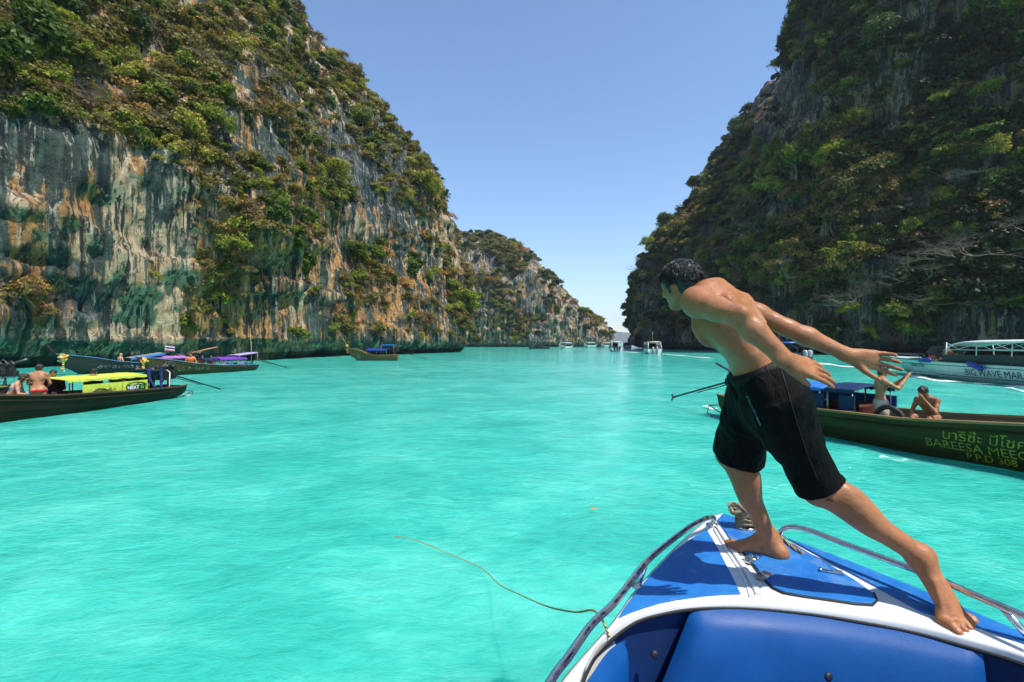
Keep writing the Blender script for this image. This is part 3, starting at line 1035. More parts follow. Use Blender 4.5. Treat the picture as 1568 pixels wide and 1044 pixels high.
# ================================================================ BODIES: smooth-blended volumes meshed as one surface
class Vol:
    def __init__(s, lo, hi, vox):
        s.lo = np.array(lo, float); s.vox = vox
        s.n = np.ceil((np.array(hi) - s.lo) / vox).astype(int) + 1
        s.d = np.full(s.n, 1.0, dtype=np.float32)

    def sub(s, lo, hi, pad):
        a = np.clip(np.floor((np.array(lo) - pad - s.lo) / s.vox).astype(int), 0, s.n)
        b = np.clip(np.ceil((np.array(hi) + pad - s.lo) / s.vox).astype(int) + 1, 0, s.n)
        if np.any(b - a < 1): return None, None
        sl = tuple(slice(i, j) for i, j in zip(a, b))
        ax = [s.lo[k] + np.arange(a[k], b[k]) * s.vox for k in range(3)]
        g = np.stack(np.meshgrid(*ax, indexing='ij'), -1)
        return sl, g

    def put(s, sl, e, k, cut=False):
        d = s.d[sl]
        if cut:
            e = -e
            h = np.maximum(k - np.abs(d - e), 0) / max(k, 1e-6)
            s.d[sl] = np.maximum(d, e) + h * h * k * .25
        else:
            h = np.maximum(k - np.abs(d - e), 0) / max(k, 1e-6)
            s.d[sl] = np.minimum(d, e) - h * h * k * .25

    def cone(s, a, b, ra, rb, k=.02, flat=None, fs=1.0, cut=False):
        a = np.array(a, float); b = np.array(b, float)
        R = max(ra, rb)
        sl, g = s.sub(np.minimum(a, b) - R, np.maximum(a, b) + R, k + 3 * s.vox)
        if sl is None: return s
        ab = b - a; q = g - a
        t = np.clip((q @ ab) / max(ab @ ab, 1e-12), 0, 1)
        r = q - t[..., None] * ab
        if flat is not None:
            f = np.array(flat, float); f /= np.linalg.norm(f)
            r = r + (r @ f)[..., None] * f * (1 / fs - 1)
        e = np.sqrt((r * r).sum(-1)) - (ra + (rb - ra) * t)
        s.put(sl, e.astype(np.float32) * (1.0 if flat is None else (1 + fs) / 2), k, cut)
        return s

    def ell(s, c, rad, ax=None, k=.02, cut=False):
        c = np.array(c, float); rad = np.array(rad, float)
        R = rad.max()
        sl, g = s.sub(c - R, c + R, k + 3 * s.vox)
        if sl is None: return s
        q = g - c
        if ax is not None:
            A = np.array([np.array(v, float) / np.linalg.norm(v) for v in ax])
            q = q @ A.T
        k0 = np.sqrt(((q / rad) ** 2).sum(-1)); k1 = np.sqrt(((q / rad ** 2) ** 2).sum(-1)) + 1e-9
        s.put(sl, (k0 * (k0 - 1) / k1).astype(np.float32), k, cut)
        return s

    def mesh(s, name, disp=None):
        """naive surface nets"""
        d = s.d
        ins = d < 0
        c = ins[:-1, :-1, :-1].astype(np.int8)
        tot = np.zeros_like(c)
        for dx in (0, 1):
            for dy in (0, 1):
                for dz in (0, 1):
                    tot += ins[dx:dx + c.shape[0], dy:dy + c.shape[1], dz:dz + c.shape[2]]
        act = (tot > 0) & (tot < 8)
        I = np.argwhere(act)
        ids = np.full(act.shape, -1, dtype=np.int64)
        ids[act] = np.arange(len(I))
        acc = np.zeros((len(I), 3)); cnt = np.zeros(len(I))
        cor = np.array([(x, y, z) for x in (0, 1) for y in (0, 1) for z in (0, 1)])
        val = [d[I[:, 0] + x, I[:, 1] + y, I[:, 2] + z].astype(float) for x, y, z in cor]
        for i in range(8):
            for j in range(i + 1, 8):
                if np.abs(cor[i] - cor[j]).sum() != 1: continue
                m = (val[i] < 0) != (val[j] < 0)
                t = val[i] / (val[i] - val[j] + 1e-12)
                p = cor[i] + t[:, None] * (cor[j] - cor[i])
                acc[m] += p[m]; cnt[m] += 1
        v = s.lo + (I + acc / np.maximum(cnt, 1)[:, None]) * s.vox
        fs = []
        for ax in range(3):
            u, w2 = (ax + 1) % 3, (ax + 2) % 3
            n = np.array(d.shape)
            sla = [slice(None)] * 3; slb = [slice(None)] * 3
            sla[ax] = slice(0, n[ax] - 1); slb[ax] = slice(1, n[ax])
            A = ins[tuple(sla)]; B = ins[tuple(slb)]
            E = np.argwhere(A != B)
            ok = (E[:, u] > 0) & (E[:, w2] > 0) & (E[:, u] < n[u] - 1) & (E[:, w2] < n[w2] - 1)
            E = E[ok]
            sgn = A[tuple(E.T)]
            q = []
            for du, dw in ((0, 0), (1, 0), (1, 1), (0, 1)):
                e = E.copy(); e[:, u] -= du; e[:, w2] -= dw
                q.append(ids[tuple(e.T)])
            q = np.stack(q, 1)
            q[sgn] = q[sgn][:, ::-1]
            fs.append(q)
        f = np.concatenate(fs)
        f = f[:, ::-1] if True else f
        f = f[(f >= 0).all(1)]
        if disp is not None:
            ij = np.clip(np.round((v - s.lo) / s.vox).astype(int), 1, np.array(d.shape) - 2)
            gn = np.stack([d[ij[:, 0] + a, ij[:, 1] + b, ij[:, 2] + c_] - d[ij[:, 0] - a, ij[:, 1] - b, ij[:, 2] - c_] for a, b, c_ in ((1, 0, 0), (0, 1, 0), (0, 0, 1))], 1)
            gn /= np.linalg.norm(gn, axis=1, keepdims=True) + 1e-9
            v = v + gn * disp(v)[:, None]
        return np_mesh(name, v, f, True)


def nrm(v):
    v = np.array(v, float)
    return v / (np.linalg.norm(v) + 1e-12)


def rot_about(v, ax, a):
    ax = nrm(ax); v = np.array(v, float)
    return v * math.cos(a) + np.cross(ax, v) * math.sin(a) + ax * (ax @ v) * (1 - math.cos(a))


def torso_field(V, pm, sm, lp, ls, slices, k, bow=0.02, t0=-.25, t1=1.12):
    u = nrm(sm - pm); Lt = np.linalg.norm(sm - pm)
    lo = np.minimum(pm, sm) - .3; hi = np.maximum(pm, sm) + .3
    sl, g = V.sub(lo, hi, .02)
    q = g - pm
    t = (q @ u) / Lt
    tc = np.clip(t, t0, t1)
    w = np.clip(tc, 0, 1)[..., None]
    l = lp * (1 - w) + ls * w
    l = l - (l @ u)[..., None] * u
    l /= np.linalg.norm(l, axis=-1, keepdims=True)
    f = np.cross(l, u)
    off = -bow * np.sin(np.clip(tc, 0, 1) * np.pi)
    r = q - (tc * Lt)[..., None] * u
    T = [a[0] for a in slices]
    hw = np.interp(tc, T, [a[1] for a in slices]); hd = np.interp(tc, T, [a[2] for a in slices]); fo = np.interp(tc, T, [a[3] for a in slices])
    x = (r * l).sum(-1); y = (r * f).sum(-1) - off - fo; z = (r @ u)
    k0 = (np.abs(x / hw) ** 2.3 + np.abs(y / hd) ** 2.3 + np.abs(z / (.6 * hd)) ** 2.3) ** (1 / 2.3)
    e = (k0 - 1) * hd
    V.put(sl, e.astype(np.float32), k)
    return u, Lt


def hand(V, wr, d, palm, thumb_side, curl=.35, spread=.10, sz=1.0, k=.006, thumb_out=.7):
    """five-fingered hand: wr wrist, d hand axis, palm normal, thumb_side +1/-1 sets which side the thumb is on"""
    d = nrm(d); palm = nrm(palm - d * (np.array(palm) @ d))
    t = np.cross(d, palm) * thumb_side
    wr = np.array(wr, float)
    V.cone(wr - d * .02 * sz, wr + d * .03 * sz, .027 * sz, .029 * sz, .02, palm, .72)
    lens = [.043, .048, .044, .036]; offs = [.030, .010, -.011, -.030]; kn = [.094, .098, .093, .084]
    for i in range(4):
        b = wr + (d * kn[i] + t * offs[i]) * sz
        V.cone(wr + (d * .018 + t * offs[i] * .5) * sz, b, .0165 * sz, .0118 * sz, .014)
        dd = nrm(d + t * spread * (1.5 - i))
        p = b
        ax = np.cross(dd, palm)
        c = curl * (1 + .16 * (i - 1.2)) if not isinstance(curl, (list, tuple)) else curl[i]
        r = .0092 * sz
        for j, fr in enumerate((1.0, .62, .50)):
            dd = rot_about(dd, ax, c * (.6 if j == 0 else 1.0))
            q = p + dd * lens[i] * fr * sz
            V.cone(p, q, r, r * .90, k * (1.2 if j == 0 else .6)); r *= .90; p = q
    V.ell(wr + (d * .05 + palm * .010) * sz, np.array([.044, .036, .014]) * sz, (d, t, palm), .016)
    # thumb leaves the side of the palm near its base
    b = wr + (d * .026 + t * .026 + palm * .008) * sz
    dd = nrm(d * .8 + t * thumb_out + palm * .35)
    p = b; r = .0142 * sz
    for j, ln in enumerate((.044, .032, .026)):
        q = p + dd * ln * sz
        V.cone(p, q, r, r * .82, .012 if j == 0 else .004); r *= .82; p = q
        dd = nrm(dd + d * .35 + palm * .10)
    return V


def foot(V, an, heel, ball, toe, big, wd=1.0):
    """an ankle, heel point, ball centre, toe direction, big = side vector toward the big toe"""
    an, heel, ball = (np.array(x, float) for x in (an, heel, ball))
    toe = nrm(toe); ax = nrm(ball - heel)
    big = nrm(np.array(big) - ax * (np.array(big) @ ax)); up = np.cross(ax, big)
    if up @ (an - (heel + ball) / 2) < 0: up = -up
    b1 = big; big = big * wd
    V.ell(heel + up * .028, (.036, .030 * wd, .032), (ax, b1, up), .03)
    V.cone(an, heel + up * .03, .036, .030, .035)
    V.cone(an - up * .005, ball + up * .012 + big * .012, .036, .021, .035)
    V.cone(an - up * .02, ball + up * .008 - big * .024, .028, .016, .03)
    V.cone(heel + up * .022, ball + up * .014, .026, .022, .03)
    V.ell(ball + big * .028 + up * .010, (.030, .022, .018), (ax, b1, up), .02)
    V.ell(ball - big * .026 + up * .008, (.028, .020, .015), (ax, b1, up), .02)
    V.ell(an + big * .032, (.014, .010, .015), (ax, b1, up), .014); V.ell(an - big * .032 - up * .012, (.014, .010, .015), (ax, b1, up), .014)
    for i, (o, l, r) in enumerate(((.036, .056, .0125), (.013, .054, .0090), (-.006, .046, .0084), (-.024, .038, .0080), (-.040, .030, .0078))):
        b = ball + big * o + up * .010 + ax * (.012 - .004 * i)
        m = b + (toe + up * .25) * l * .5
        V.cone(b, m, r * 1.05 * wd, r * wd, .008); V.cone(m, b + toe * l - up * .003, r * wd, r * .92 * wd, .004)
    # tendons over the instep
    for i in range(4):
        o = .030 - .019 * i
        V.cone(an * .55 + ball * .45 + up * .026 + big * o * .5, ball + big * o + up * .016, .006, .0055, .012)
    return V


def head_vol(V, hc, face, up, k=.02, sz=.82):
    f = nrm(face); up = nrm(np.array(up) - f * (np.array(up) @ f)); l = np.cross(up, f)
    hc = np.array(hc, float)
    A = (l, f, up)
    q = lambda x, y, z: hc + (l * x + f * y + up * z) * sz
    V.ell(q(0, -.010, .028), np.array([.076, .096, .086]) * sz, A, .02)
    V.ell(q(0, .026, -.028), np.array([.062, .066, .078]) * sz, A, .03)
    V.ell(q(0, .048, -.088), np.array([.030, .028, .022]) * sz, A, .03)
    for s_ in (-1, 1):
        V.ell(q(.046 * s_, .046, -.020), np.array([.024, .030, .022]) * sz, A, .02)
        V.cone(q(.058 * s_, .0, -.055), q(.022 * s_, .058, -.092), .019 * sz, .016 * sz, .025)
        V.ell(q(.032 * s_, .086, .012), np.array([.018, .012, .011]) * sz, A, .010, cut=True)
        V.ell(q(.032 * s_, .076, .012), np.array([.013, .012, .012]) * sz, A, .004)
        V.cone(q(.014 * s_, .088, .032), q(.050 * s_, .072, .030), .008 * sz, .006 * sz, .012)
        # ear
        V.ell(q(.080 * s_, -.010, .000), np.array([.009, .019, .031]) * sz, (nrm(l * s_ - f * .35), f, up), .008)
        V.ell(q(.090 * s_, -.006, .002), np.array([.006, .010, .019]) * sz, (nrm(l * s_ - f * .35), f, up), .004, cut=True)
    V.cone(q(0, .086, .018), q(0, .112, -.022), .009 * sz, .013 * sz, .012)
    V.ell(q(0, .100, -.026), np.array([.017, .012, .009]) * sz, A, .008)
    V.ell(q(0, .084, -.052), np.array([.022, .013, .007]) * sz, A, .007)
    V.ell(q(0, .082, -.064), np.array([.020, .013, .008]) * sz, A, .007)
    return f, up, l


def J_np(J):
    return {k: (np.array(v, float) if not isinstance(v, (dict, float, int, str)) else v) for k, v in J.items()}


SL_MAN = [(-.25, .130, .090, 0), (-.1, .150, .100, -.004), (.08, .148, .098, -.002), (.28, .126, .083, .004), (.46, .122, .080, .006), (.66, .140, .097, .010), (.86, .158, .105, .006), (1.0, .150, .088, -.004), (1.12, .10, .06, -.008)]
SL_WOM = [(-.25, .150, .105, -.01), (-.1, .168, .115, -.012), (.08, .155, .108, -.006), (.28, .120, .088, .004), (.46, .112, .082, .006), (.66, .128, .092, .010), (.86, .140, .098, .010), (1.0, .130, .078, -.004), (1.12, .08, .05, -.008)]


def human(J, vox, woman=False, fine=False, limb=1.0):
    """one continuous body from joint positions"""
    J = J_np(J)
    pts = np.array([v for k, v in J.items() if k not in ('face', 'headup', 'handL', 'handR', 'lens') and isinstance(v, np.ndarray)])
    V = Vol(pts.min(0) - .24, pts.max(0) + .24, vox)
    pm = (J['hipL'] + J['hipR']) / 2; sm = (J['shL'] + J['shR']) / 2
    lp = nrm(J['hipL'] - J['hipR']); ls = nrm(J['shL'] - J['shR'])
    u, Lt = torso_field(V, pm, sm, lp, ls, SL_WOM if woman else SL_MAN, .02)
    fp = np.cross(lp, u); fs = np.cross(ls, u)
    # neck and head
    hc = J['head']
    f = nrm(J['face']); hu = nrm(J['headup'])
    hu = nrm(hu - f * (hu @ f))
    V.cone(sm - u * .02 - fs * .01, hc - hu * .03 - f * .022, .062, .053, .04)
    head_vol(V, hc, f, hu)
    g = .9 if woman else .95
    for s_, sd in ((1, 'L'), (-1, 'R')):
        sh, el, wr = J['sh' + sd], J['el' + sd], J['wr' + sd]
        arm = nrm(el - sh)
        V.cone(sm + u * .035 - fs * .012 + ls * s_ * .03, sh + u * .018, .044 * g, .040 * g, .05)     # trapezius
        V.ell(sh + arm * .02, (.062 * g, .055 * g, .055 * g), (arm, np.cross(arm, [.1, .2, .97]), np.cross(arm, np.cross(arm, [.1, .2, .97]))), .035)
        m1 = sh + (el - sh) * .5
        V.cone(sh, m1, .050 * g, .046 * g * limb, .03); V.cone(m1, el, .046 * g * limb, .037 * g * limb, .02)
        m2 = el + (wr - el) * .32
        V.cone(el, m2, .037 * g * limb, .041 * g * limb, .02); V.cone(m2, wr, .041 * g * limb, .026 * g, .02)
        V.ell(sm - u * .10 + ls * s_ * .075 + fs * .070, (.062, .06, .028), (ls, u, fs), .04)     # chest
        if woman: V.ell(sm - u * .16 + ls * s_ * .07 + fs * .085, (.055, .055, .05), (ls, u, fs), .02)
        V.ell(sm - u * .09 + ls * s_ * .095 - fs * .080, (.060, .085, .026), (ls, u, fs), .03)     # shoulder blade
        V.cone(sm - u * .12 + ls * s_ * .128 - fs * .02, pm + u * Lt * .45 + (lp * .5 + ls * .5) * s_ * .10 - fs * .02, .045, .03, .05)
        hp, kn, an = J['hip' + sd], J['kn' + sd], J['an' + sd]
        V.ell(pm - u * .05 + lp * s_ * .075 - fp * (.045 if not woman else .10), (.072, .082, .055 if not woman else .075), (lp, u, fp), .03)
        m3 = hp + (kn - hp) * .45
        th = 1.08 if woman else 1.0
        V.cone(hp, m3, .088 * th, .080 * th, .04); V.cone(m3, kn, .080 * th, .060, .03)
        shin = nrm(an - kn)
        fk = nrm((nrm(kn - hp) - shin))
        V.ell(kn + fk * .026 + shin * .0, (.042, .038, .048), (np.cross(fk, shin), fk, shin), .025)
        m4 = kn + (an - kn) * .33
        V.cone(kn, an, .054, .036, .03)
        V.ell(m4 - fk * .024, (.054, .052, .115), (np.cross(fk, shin), fk, shin), .04)
        V.cone(kn + shin * .03 + fk * .022, an + fk * .006, .020, .014, .03)
        if fine and 'foot' + sd in J:
            F_ = J['foot' + sd]
            foot(V, an, F_['heel'], F_['ball'], F_['toe'], F_['big'], F_.get('wd', 1.0))
        elif 'to' + sd in J:
            to = J['to' + sd]
            hl = an + nrm(an - to) * .05; hl[2] = to[2] + .025 if abs(an[2] - to[2]) < .2 else hl[2]
            V.cone(an, hl, .034, .030, .03); V.cone(an, an * .35 + to * .65, .034, .026, .03); V.cone(hl, to, .028, .020, .03, (0, 0, 1), .7)
        hd = J.get('hand' + sd)
        if hd:
            hand(V, wr, np.array(hd['d'], float), np.array(hd['palm'], float), hd.get('ts', 1), hd.get('curl', .35), hd.get('spread', .1), hd.get('sz', 1.0), thumb_out=hd.get('to', .7))
        else:
            dd = nrm(wr - el)
            V.cone(wr, wr + dd * .09, .027, .026, .02); V.cone(wr + dd * .06, wr + dd * .16, .024, .014, .02)
    info = dict(pm=pm, sm=sm, lp=lp, ls=ls, u=u, Lt=Lt, fp=fp, fs=fs, hc=hc, f=f, hu=hu, hl=np.cross(hu, f))
    return V, info


def mat_skin(name, base, red, rough=.42, wet=0.0):
    if name in _MC: return _MC[name]
    t = NT(name)
    n1 = t.noise(9, 5, .6, t.co()); n2 = t.noise(46, 4, .6, t.co((1, 1, 1), (3, 3, 1)))
    c = t.mix(t.ramp(n1, [(.35, 0.0), (.68, .75)]), base, red)
    c = t.mix(t.ramp(n2, [(.50, 0.0), (.72, .45)]), c, tuple(x * .60 for x in base))
    n3 = t.noise(3.2, 4, .6, t.co((1, 1, 1), (7, 2, 5)))
    c = t.mix(t.ramp(n3, [(.40, 0.0), (.66, .55)]), c, (base[0] * .72, base[1] * .62, base[2] * .55))
    mo = t.ramp(t.noise(38, 1, .3, t.co((1, 1, 1), (1, 9, 2))), [(.765, 0.0), (.79, .75)])
    c = t.mix(mo, c, (base[0] * .28, base[1] * .2, base[2] * .2))
    h = t.math('ADD', t.noise(150, 3, .6, t.co()), t.math('MULTIPLY', t.noise(26, 3, .5, t.co()), 1.4))
    nb = t.bump(h, .32, .006)
    r = t.ramp(t.noise(20, 3, .5, t.co((1, 1, 1), (8, 1, 4))), [(.35, rough * .65), (.65, rough * 1.2)])
    sh = t.bsdf(c, r, 0, .36, nb, **{'Subsurface Weight': .12, 'Subsurface Radius': (.6, .25, .12), 'Subsurface Scale': .012, 'Coat Weight': wet, 'Coat Roughness': .18})
    _MC[name] = t.done(sh)
    return _MC[name]


def mat_hair(name, col=(.009, .008, .008)):
    if name in _MC: return _MC[name]
    t = NT(name)
    n = t.noise(60, 4, .6, t.co((1, 1, .35)))
    c = t.mix(t.ramp(n, [(.4, 0.0), (.7, 1.0)]), col, tuple(x * 2.2 + .004 for x in col))
    nb = t.bump(t.noise(110, 3, .6, t.co((1, 1, .25))), .7, .01)
    _MC[name] = t.done(t.bsdf(c, .34, 0, .5, nb))
    return _MC[name]


def mat_cloth(name, col, rough=.75, bump=.35, spec=.25):
    if name in _MC: return _MC[name]
    t = NT(name)
    n = t.noise(14, 4, .6, t.co())
    c = t.mix(1.0, col, t.ramp(n, [(.3, .75), (.7, 1.15)]), 'MULTIPLY')
    h = t.math('ADD', t.math('MULTIPLY', t.noise(16, 3, .55, t.co((1, 1, .5)), 1.2), 2.0), t.math('MULTIPLY', t.noise(400, 2, .5, t.co()), .25))
    _MC[name] = t.done(t.bsdf(c, rough, 0, spec, t.bump(h, bump, .02)))
    return _MC[name]


SKIN = mat_skin('wet_tanned_skin', (.365, .158, .068), (.44, .172, .078), .50, .0)
# ================================================================ THE MAN LEAPING FROM THE BOW
DECK = 1.10


def build_diver():
    base = np.array([1.15, 2.25, DECK])
    W = lambda px, py, d: np.array(P(px, py, d))
    J = dict(
        hipL=(1.008, 1.850, 1.885), hipR=(1.020, 2.02, 1.90),
        shL=W(1066, 463, 1.84), shR=W(1116, 461, 2.13),
        elL=W(1131, 484, 1.64), wrL=W(1203, 552, 1.60),
        elR=W(1206, 502, 2.06), wrR=W(1302, 545, 2.00),
        knL=(1.208, 1.90, 1.528), anL=(1.550, 1.832, 1.292),
        knR=(1.012, 2.235, 1.585), anR=(1.212, 2.285, 1.185),
        head=(.716, 2.05, 2.343), face=(-.58, .78, -.18), headup=(-.30, .06, .95),
        footR=dict(heel=(1.240, 2.245, 1.102), ball=(1.105, 2.345, 1.100), toe=(-.82, .56, 0), big=(.56, .80, 0)),
        footL=dict(heel=(1.580, 1.885, 1.262), ball=(1.588, 1.748, 1.106), toe=(.10, -.97, -.10), big=(-.98, -.12, .05), wd=1.5),
        handL=dict(d=(.86, .10, -.26), palm=(.10, .80, -.60), ts=-1, curl=[.12, .13, .14, .18], spread=.045, to=.05),
        handR=dict(d=(.88, -.10, -.16), palm=(-.25, -.92, -.15), ts=1, curl=[.50, .52, .56, .46], spread=.10, to=.55),
    )
    V, I = human(J, .005, fine=True)
    lp, ls, u, fs, fp, pm, sm, Lt = (I[k] for k in ('lp', 'ls', 'u', 'fs', 'fp', 'pm', 'sm', 'Lt'))
    # spine furrow, ribs and shoulder blades
    V.cone(sm - fs * .112 - u * .04, pm + u * .12 - fs * .112, .010, .012, .03, cut=True)
    V.cone(sm - u * .03 + ls * .12 - fs * .09, sm - u * .16 + ls * .055 - fs * .118, .008, .008, .03)
    V.cone(sm - u * .03 - ls * .12 - fs * .09, sm - u * .16 - ls * .055 - fs * .118, .008, .008, .03)
    J2 = J_np(J)
    V.ell(J2['elL'] + np.array([.0, -.030, .012]), (.016, .016, .016), None, .02)
    V.cone(J2['elL'] * .9 + J2['wrL'] * .1 + np.array([0, 0, .014]), J2['wrL'] + np.array([0, -.012, .012]), .016, .009, .025)
    root = empty('person', base)
    tag(root, 'bare-chested man in black swim shorts lunging off the blue speedboat bow with arms swung back', 'person')
    me = V.mesh('body'); me.transform(Matrix.Translation(-Vector(base)))
    link('body', me, SKIN, root)

    # hair: thick wet black cap with tufts
    hc, f, hu, hl = I['hc'], I['f'], I['hu'], I['hl']
    Hv = Vol(hc - .2, hc + .2, .004)
    q = lambda x, y, z: hc + hl * x + f * y + hu * z
    A = (hl, f, hu)
    Hv.ell(q(0, -.011, .032), (.071, .087, .075), A, .01)
    Hv.ell(q(0, -.040, -.020), (.060, .052, .058), A, .02)
    # clear the face, the ears and the neck
    Hv.ell(q(0, .082, -.028), (.075, .062, .072), A, .012, cut=True)
    Hv.ell(q(0, .008, -.096), (.09, .074, .070), A, .012, cut=True)
    for s_ in (-1, 1):
        Hv.ell(q(.076 * s_, -.006, -.004), (.020, .019, .027), A, .006, cut=True)
        Hv.cone(q(.058 * s_, .022, .028), q(.058 * s_, .018, -.018), .012, .006, .01)
    rng = random.Random(5)
    for i in range(210):
        a = rng.uniform(0, 6.28); e = rng.uniform(-.25, 1.5)
        dl = hl * math.cos(a) * math.cos(e) * .071 + f * math.sin(a) * math.cos(e) * .087 + hu * math.sin(e) * .075
        if (dl @ f) > .035 and (dl @ hu) < .03: continue
        p0 = hc + hu * .031 - f * .011 + dl * .97
        dn = nrm(nrm(dl) * .22 - hu * .5 + hl * rng.gauss(0, .5) + f * (rng.gauss(0, .5) + (.25 if (dl @ f) > 0 else -.25)))
        p1 = p0 + dn * rng.uniform(.012, .028)
        Hv.cone(p0, p1, .0065, .0022, .006)
    me = Hv.mesh('hair'); me.transform(Matrix.Translation(-Vector(base)))
    hairo = link('hair', me, mat_hair('wet_black_hair'), root)
    # loose wet strands lying over the cap
    mb = MB()
    for i in range(900):
        a = rng.uniform(0, 6.28); e = rng.uniform(-.35, 1.5)
        dl = hl * math.cos(a) * math.cos(e) * .072 + f * math.sin(a) * math.cos(e) * .088 + hu * math.sin(e) * .076
        if (dl @ f) > .03 and (dl @ hu) < .025: continue
        if abs(dl @ hl) > .05 and (dl @ hu) < -.005 and (dl @ f) > -.03: continue
        p0 = hc + hu * .031 - f * .011 + dl * .99
        tg = nrm(np.cross(nrm(dl), hl * rng.gauss(0, .5) + hu * rng.gauss(.3, .5) + f * rng.gauss(0, .4)))
        if tg @ hu > 0: tg = -tg
        ln = rng.uniform(.02, .045)
        pts = [p0 + tg * ln * k_ / 3 + nrm(dl) * (.005 * math.sin(k_ / 3 * 2.2) + .003) - hu * .004 * k_ for k_ in range(4)]
        mb.tube([tuple(x - base) for x in pts], [.0016, .0019, .0014, .0005], 3, caps=False)
    mb.build('loose_strands', mat_hair('wet_black_hair'), hairo)

    # swim shorts
    i0 = np.floor((pm - np.array([.36, .36, .52]) - V.lo) / V.vox).astype(int); i1 = np.ceil((pm + np.array([.42, .42, .26]) - V.lo) / V.vox).astype(int)
    i0 = np.maximum(i0, 0); i1 = np.minimum(i1, V.n - 1)
    S = Vol(V.lo + i0 * V.vox, V.lo + i1 * V.vox, V.vox)
    S.n = i1 - i0 + 1; S.d = np.full(S.n, 1.0, dtype=np.float32)
    bodyd = V.d[i0[0]:i1[0] + 1, i0[1]:i1[1] + 1, i0[2]:i1[2] + 1]
    sls = [(-.3, .148, .100, 0), (-.1, .160, .106, -.004), (.08, .156, .102, -.002), (.22, .141, .096, .002), (.32, .133, .090, .004), (1.1, .13, .09, 0)]
    torso_field(S, pm, sm, lp, ls, sls, .02, t0=-.3, t1=.6)
    for s_ in (1, -1): S.ell(pm - u * .05 + lp * s_ * .075 - fp * .045, (.075, .085, .058), (lp, u, fp), .04)
    # waist cut, cloth always outside the skin
    g = np.stack(np.meshgrid(*[S.lo[k] + np.arange(S.n[k]) * S.vox for k in range(3)], indexing='ij'), -1)
    near = (np.sqrt(((g - pm) ** 2).sum(-1)) - .205).astype(np.float32)
    S.d = np.minimum(S.d, np.maximum(bodyd - .010, near))
    wst = ((g - pm) @ u) / Lt - .265
    S.d = np.maximum(S.d, (wst * Lt).astype(np.float32))
    legs = []
    for hp, kn, r0, r1, ext, sag in ((J2['hipL'], J2['knL'], .084, .088, .965, (0.0, 0, -.01)), (J2['hipR'], J2['knR'], .088, .110, .98, (.030, 0, -.012))):
        ax = nrm(kn - hp); L_ = np.linalg.norm(kn - hp)
        t = ((g - hp) @ ax)
        tt = np.clip(t / L_, -.1, 1.2)
        cen = hp + tt[..., None] * (L_ * ax) + (np.clip(tt, 0, 1) ** 2)[..., None] * np.array(sag)
        rad = np.sqrt(((g - cen) ** 2).sum(-1))
        R = r0 + (r1 - r0) * np.clip(tt, 0, 1)
        outer = rad - R
        hem = t - L_ * ext
        outer = np.minimum(outer, np.maximum(bodyd - .012, rad - .135))
        body = np.maximum(np.maximum(outer, hem), -t - .02)
        inner = np.maximum(np.maximum(rad - (R - .010), -9), (L_ * (ext - .22)) - t)
        legs.append((body.astype(np.float32), np.maximum(inner, -(hem + .5)).astype(np.float32)))
    d = S.d
    for body, _ in legs:
        h = np.maximum(.03 - np.abs(d - body), 0) / .03
        d = np.minimum(d, body) - h * h * .03 * .25
    for _, inner in legs: d = np.maximum(d, -inner)
    S.d = d
    me = S.mesh('shorts', lambda v: (.012 * fbm(v * np.array([9, 9, 4.0]), 3, 6) + .006 * fbm(v * np.array([24, 24, 9]), 2, 16)) * np.clip((pm[2] + .06 - v[:, 2]) * 9, .12, 1)); me.transform(Matrix.Translation(-Vector(base)))
    me_s = me
    sh = link('shorts', me, mat_cloth('black_swim_fabric', (.0035, .0035, .0042), .7, .6, .10), root)
    # gathered waistband: a ribbed ring just proud of the cloth, and the pale cord print down the fly
    mb = MB(); n = 132; rings = []
    tw = .235
    lw = lp * (1 - tw) + ls * tw; lw = nrm(lw - u * (lw @ u)); fw = np.cross(lw, u)
    c0 = pm + u * (Lt * tw) + fw * (-.02 * math.sin(tw * math.pi) + .002)
    for j, (dz, add) in enumerate(((-.024, .002), (-.019, .007), (0.0, .008), (.020, .006), (.024, -.004))):
        ring = []
        for i in range(n):
            th = 2 * math.pi * i / n
            rip = .0018 * math.cos(i * math.pi)
            cx, sx = math.cos(th), math.sin(th)
            r = 1.0 / ((abs(cx) / (.138 + add + rip)) ** 2.3 + (abs(sx) / (.094 + add + rip)) ** 2.3) ** (1 / 2.3)
            ring.append(tuple(c0 + lw * cx * r + fw * sx * r + u * dz - base))
        rings.append(ring)
    mb.loft(rings, 0, True, True)
    link('waistband', mb.mesh('waistband'), mat_cloth('black_elastic', (.006, .006, .007), .6, .3), sh)
    # side seam, hem and a pale print running down the fly, laid on the cloth
    from mathutils.bvhtree import BVHTree
    bv = BVHTree.FromPolygons([v.co + Vector(base) for v in me_s.vertices], [tuple(p.vertices) for p in me_s.polygons])

    def hit(px, py, lift=.0015):
        o_ = Vector((0, 0, H)); dr = (P(px, py, 2.0) - o_).normalized()
        loc, no, _, _ = bv.ray_cast(o_, dr)
        return None if loc is None else loc + no * lift - Vector(base)
    for nm, path, r in (('side_seam', [(1196, 566), (1206, 600), (1218, 640), (1234, 690), (1252, 735)], .0022), ('fly_seam', [(1142, 596), (1150, 625), (1160, 655), (1172, 690)], .0018)):
        pts = [hit(*q) for q in smooth_path(path, 10)]
        pts = [q for q in pts if q is not None]
        if len(pts) > 4:
            mb = MB(); mb.tube(pts, r, 5); mb.build(nm, mat_cloth('black_thread', (.016, .016, .018), .5, .2), sh)
    mb = MB(); rr_ = random.Random(3)
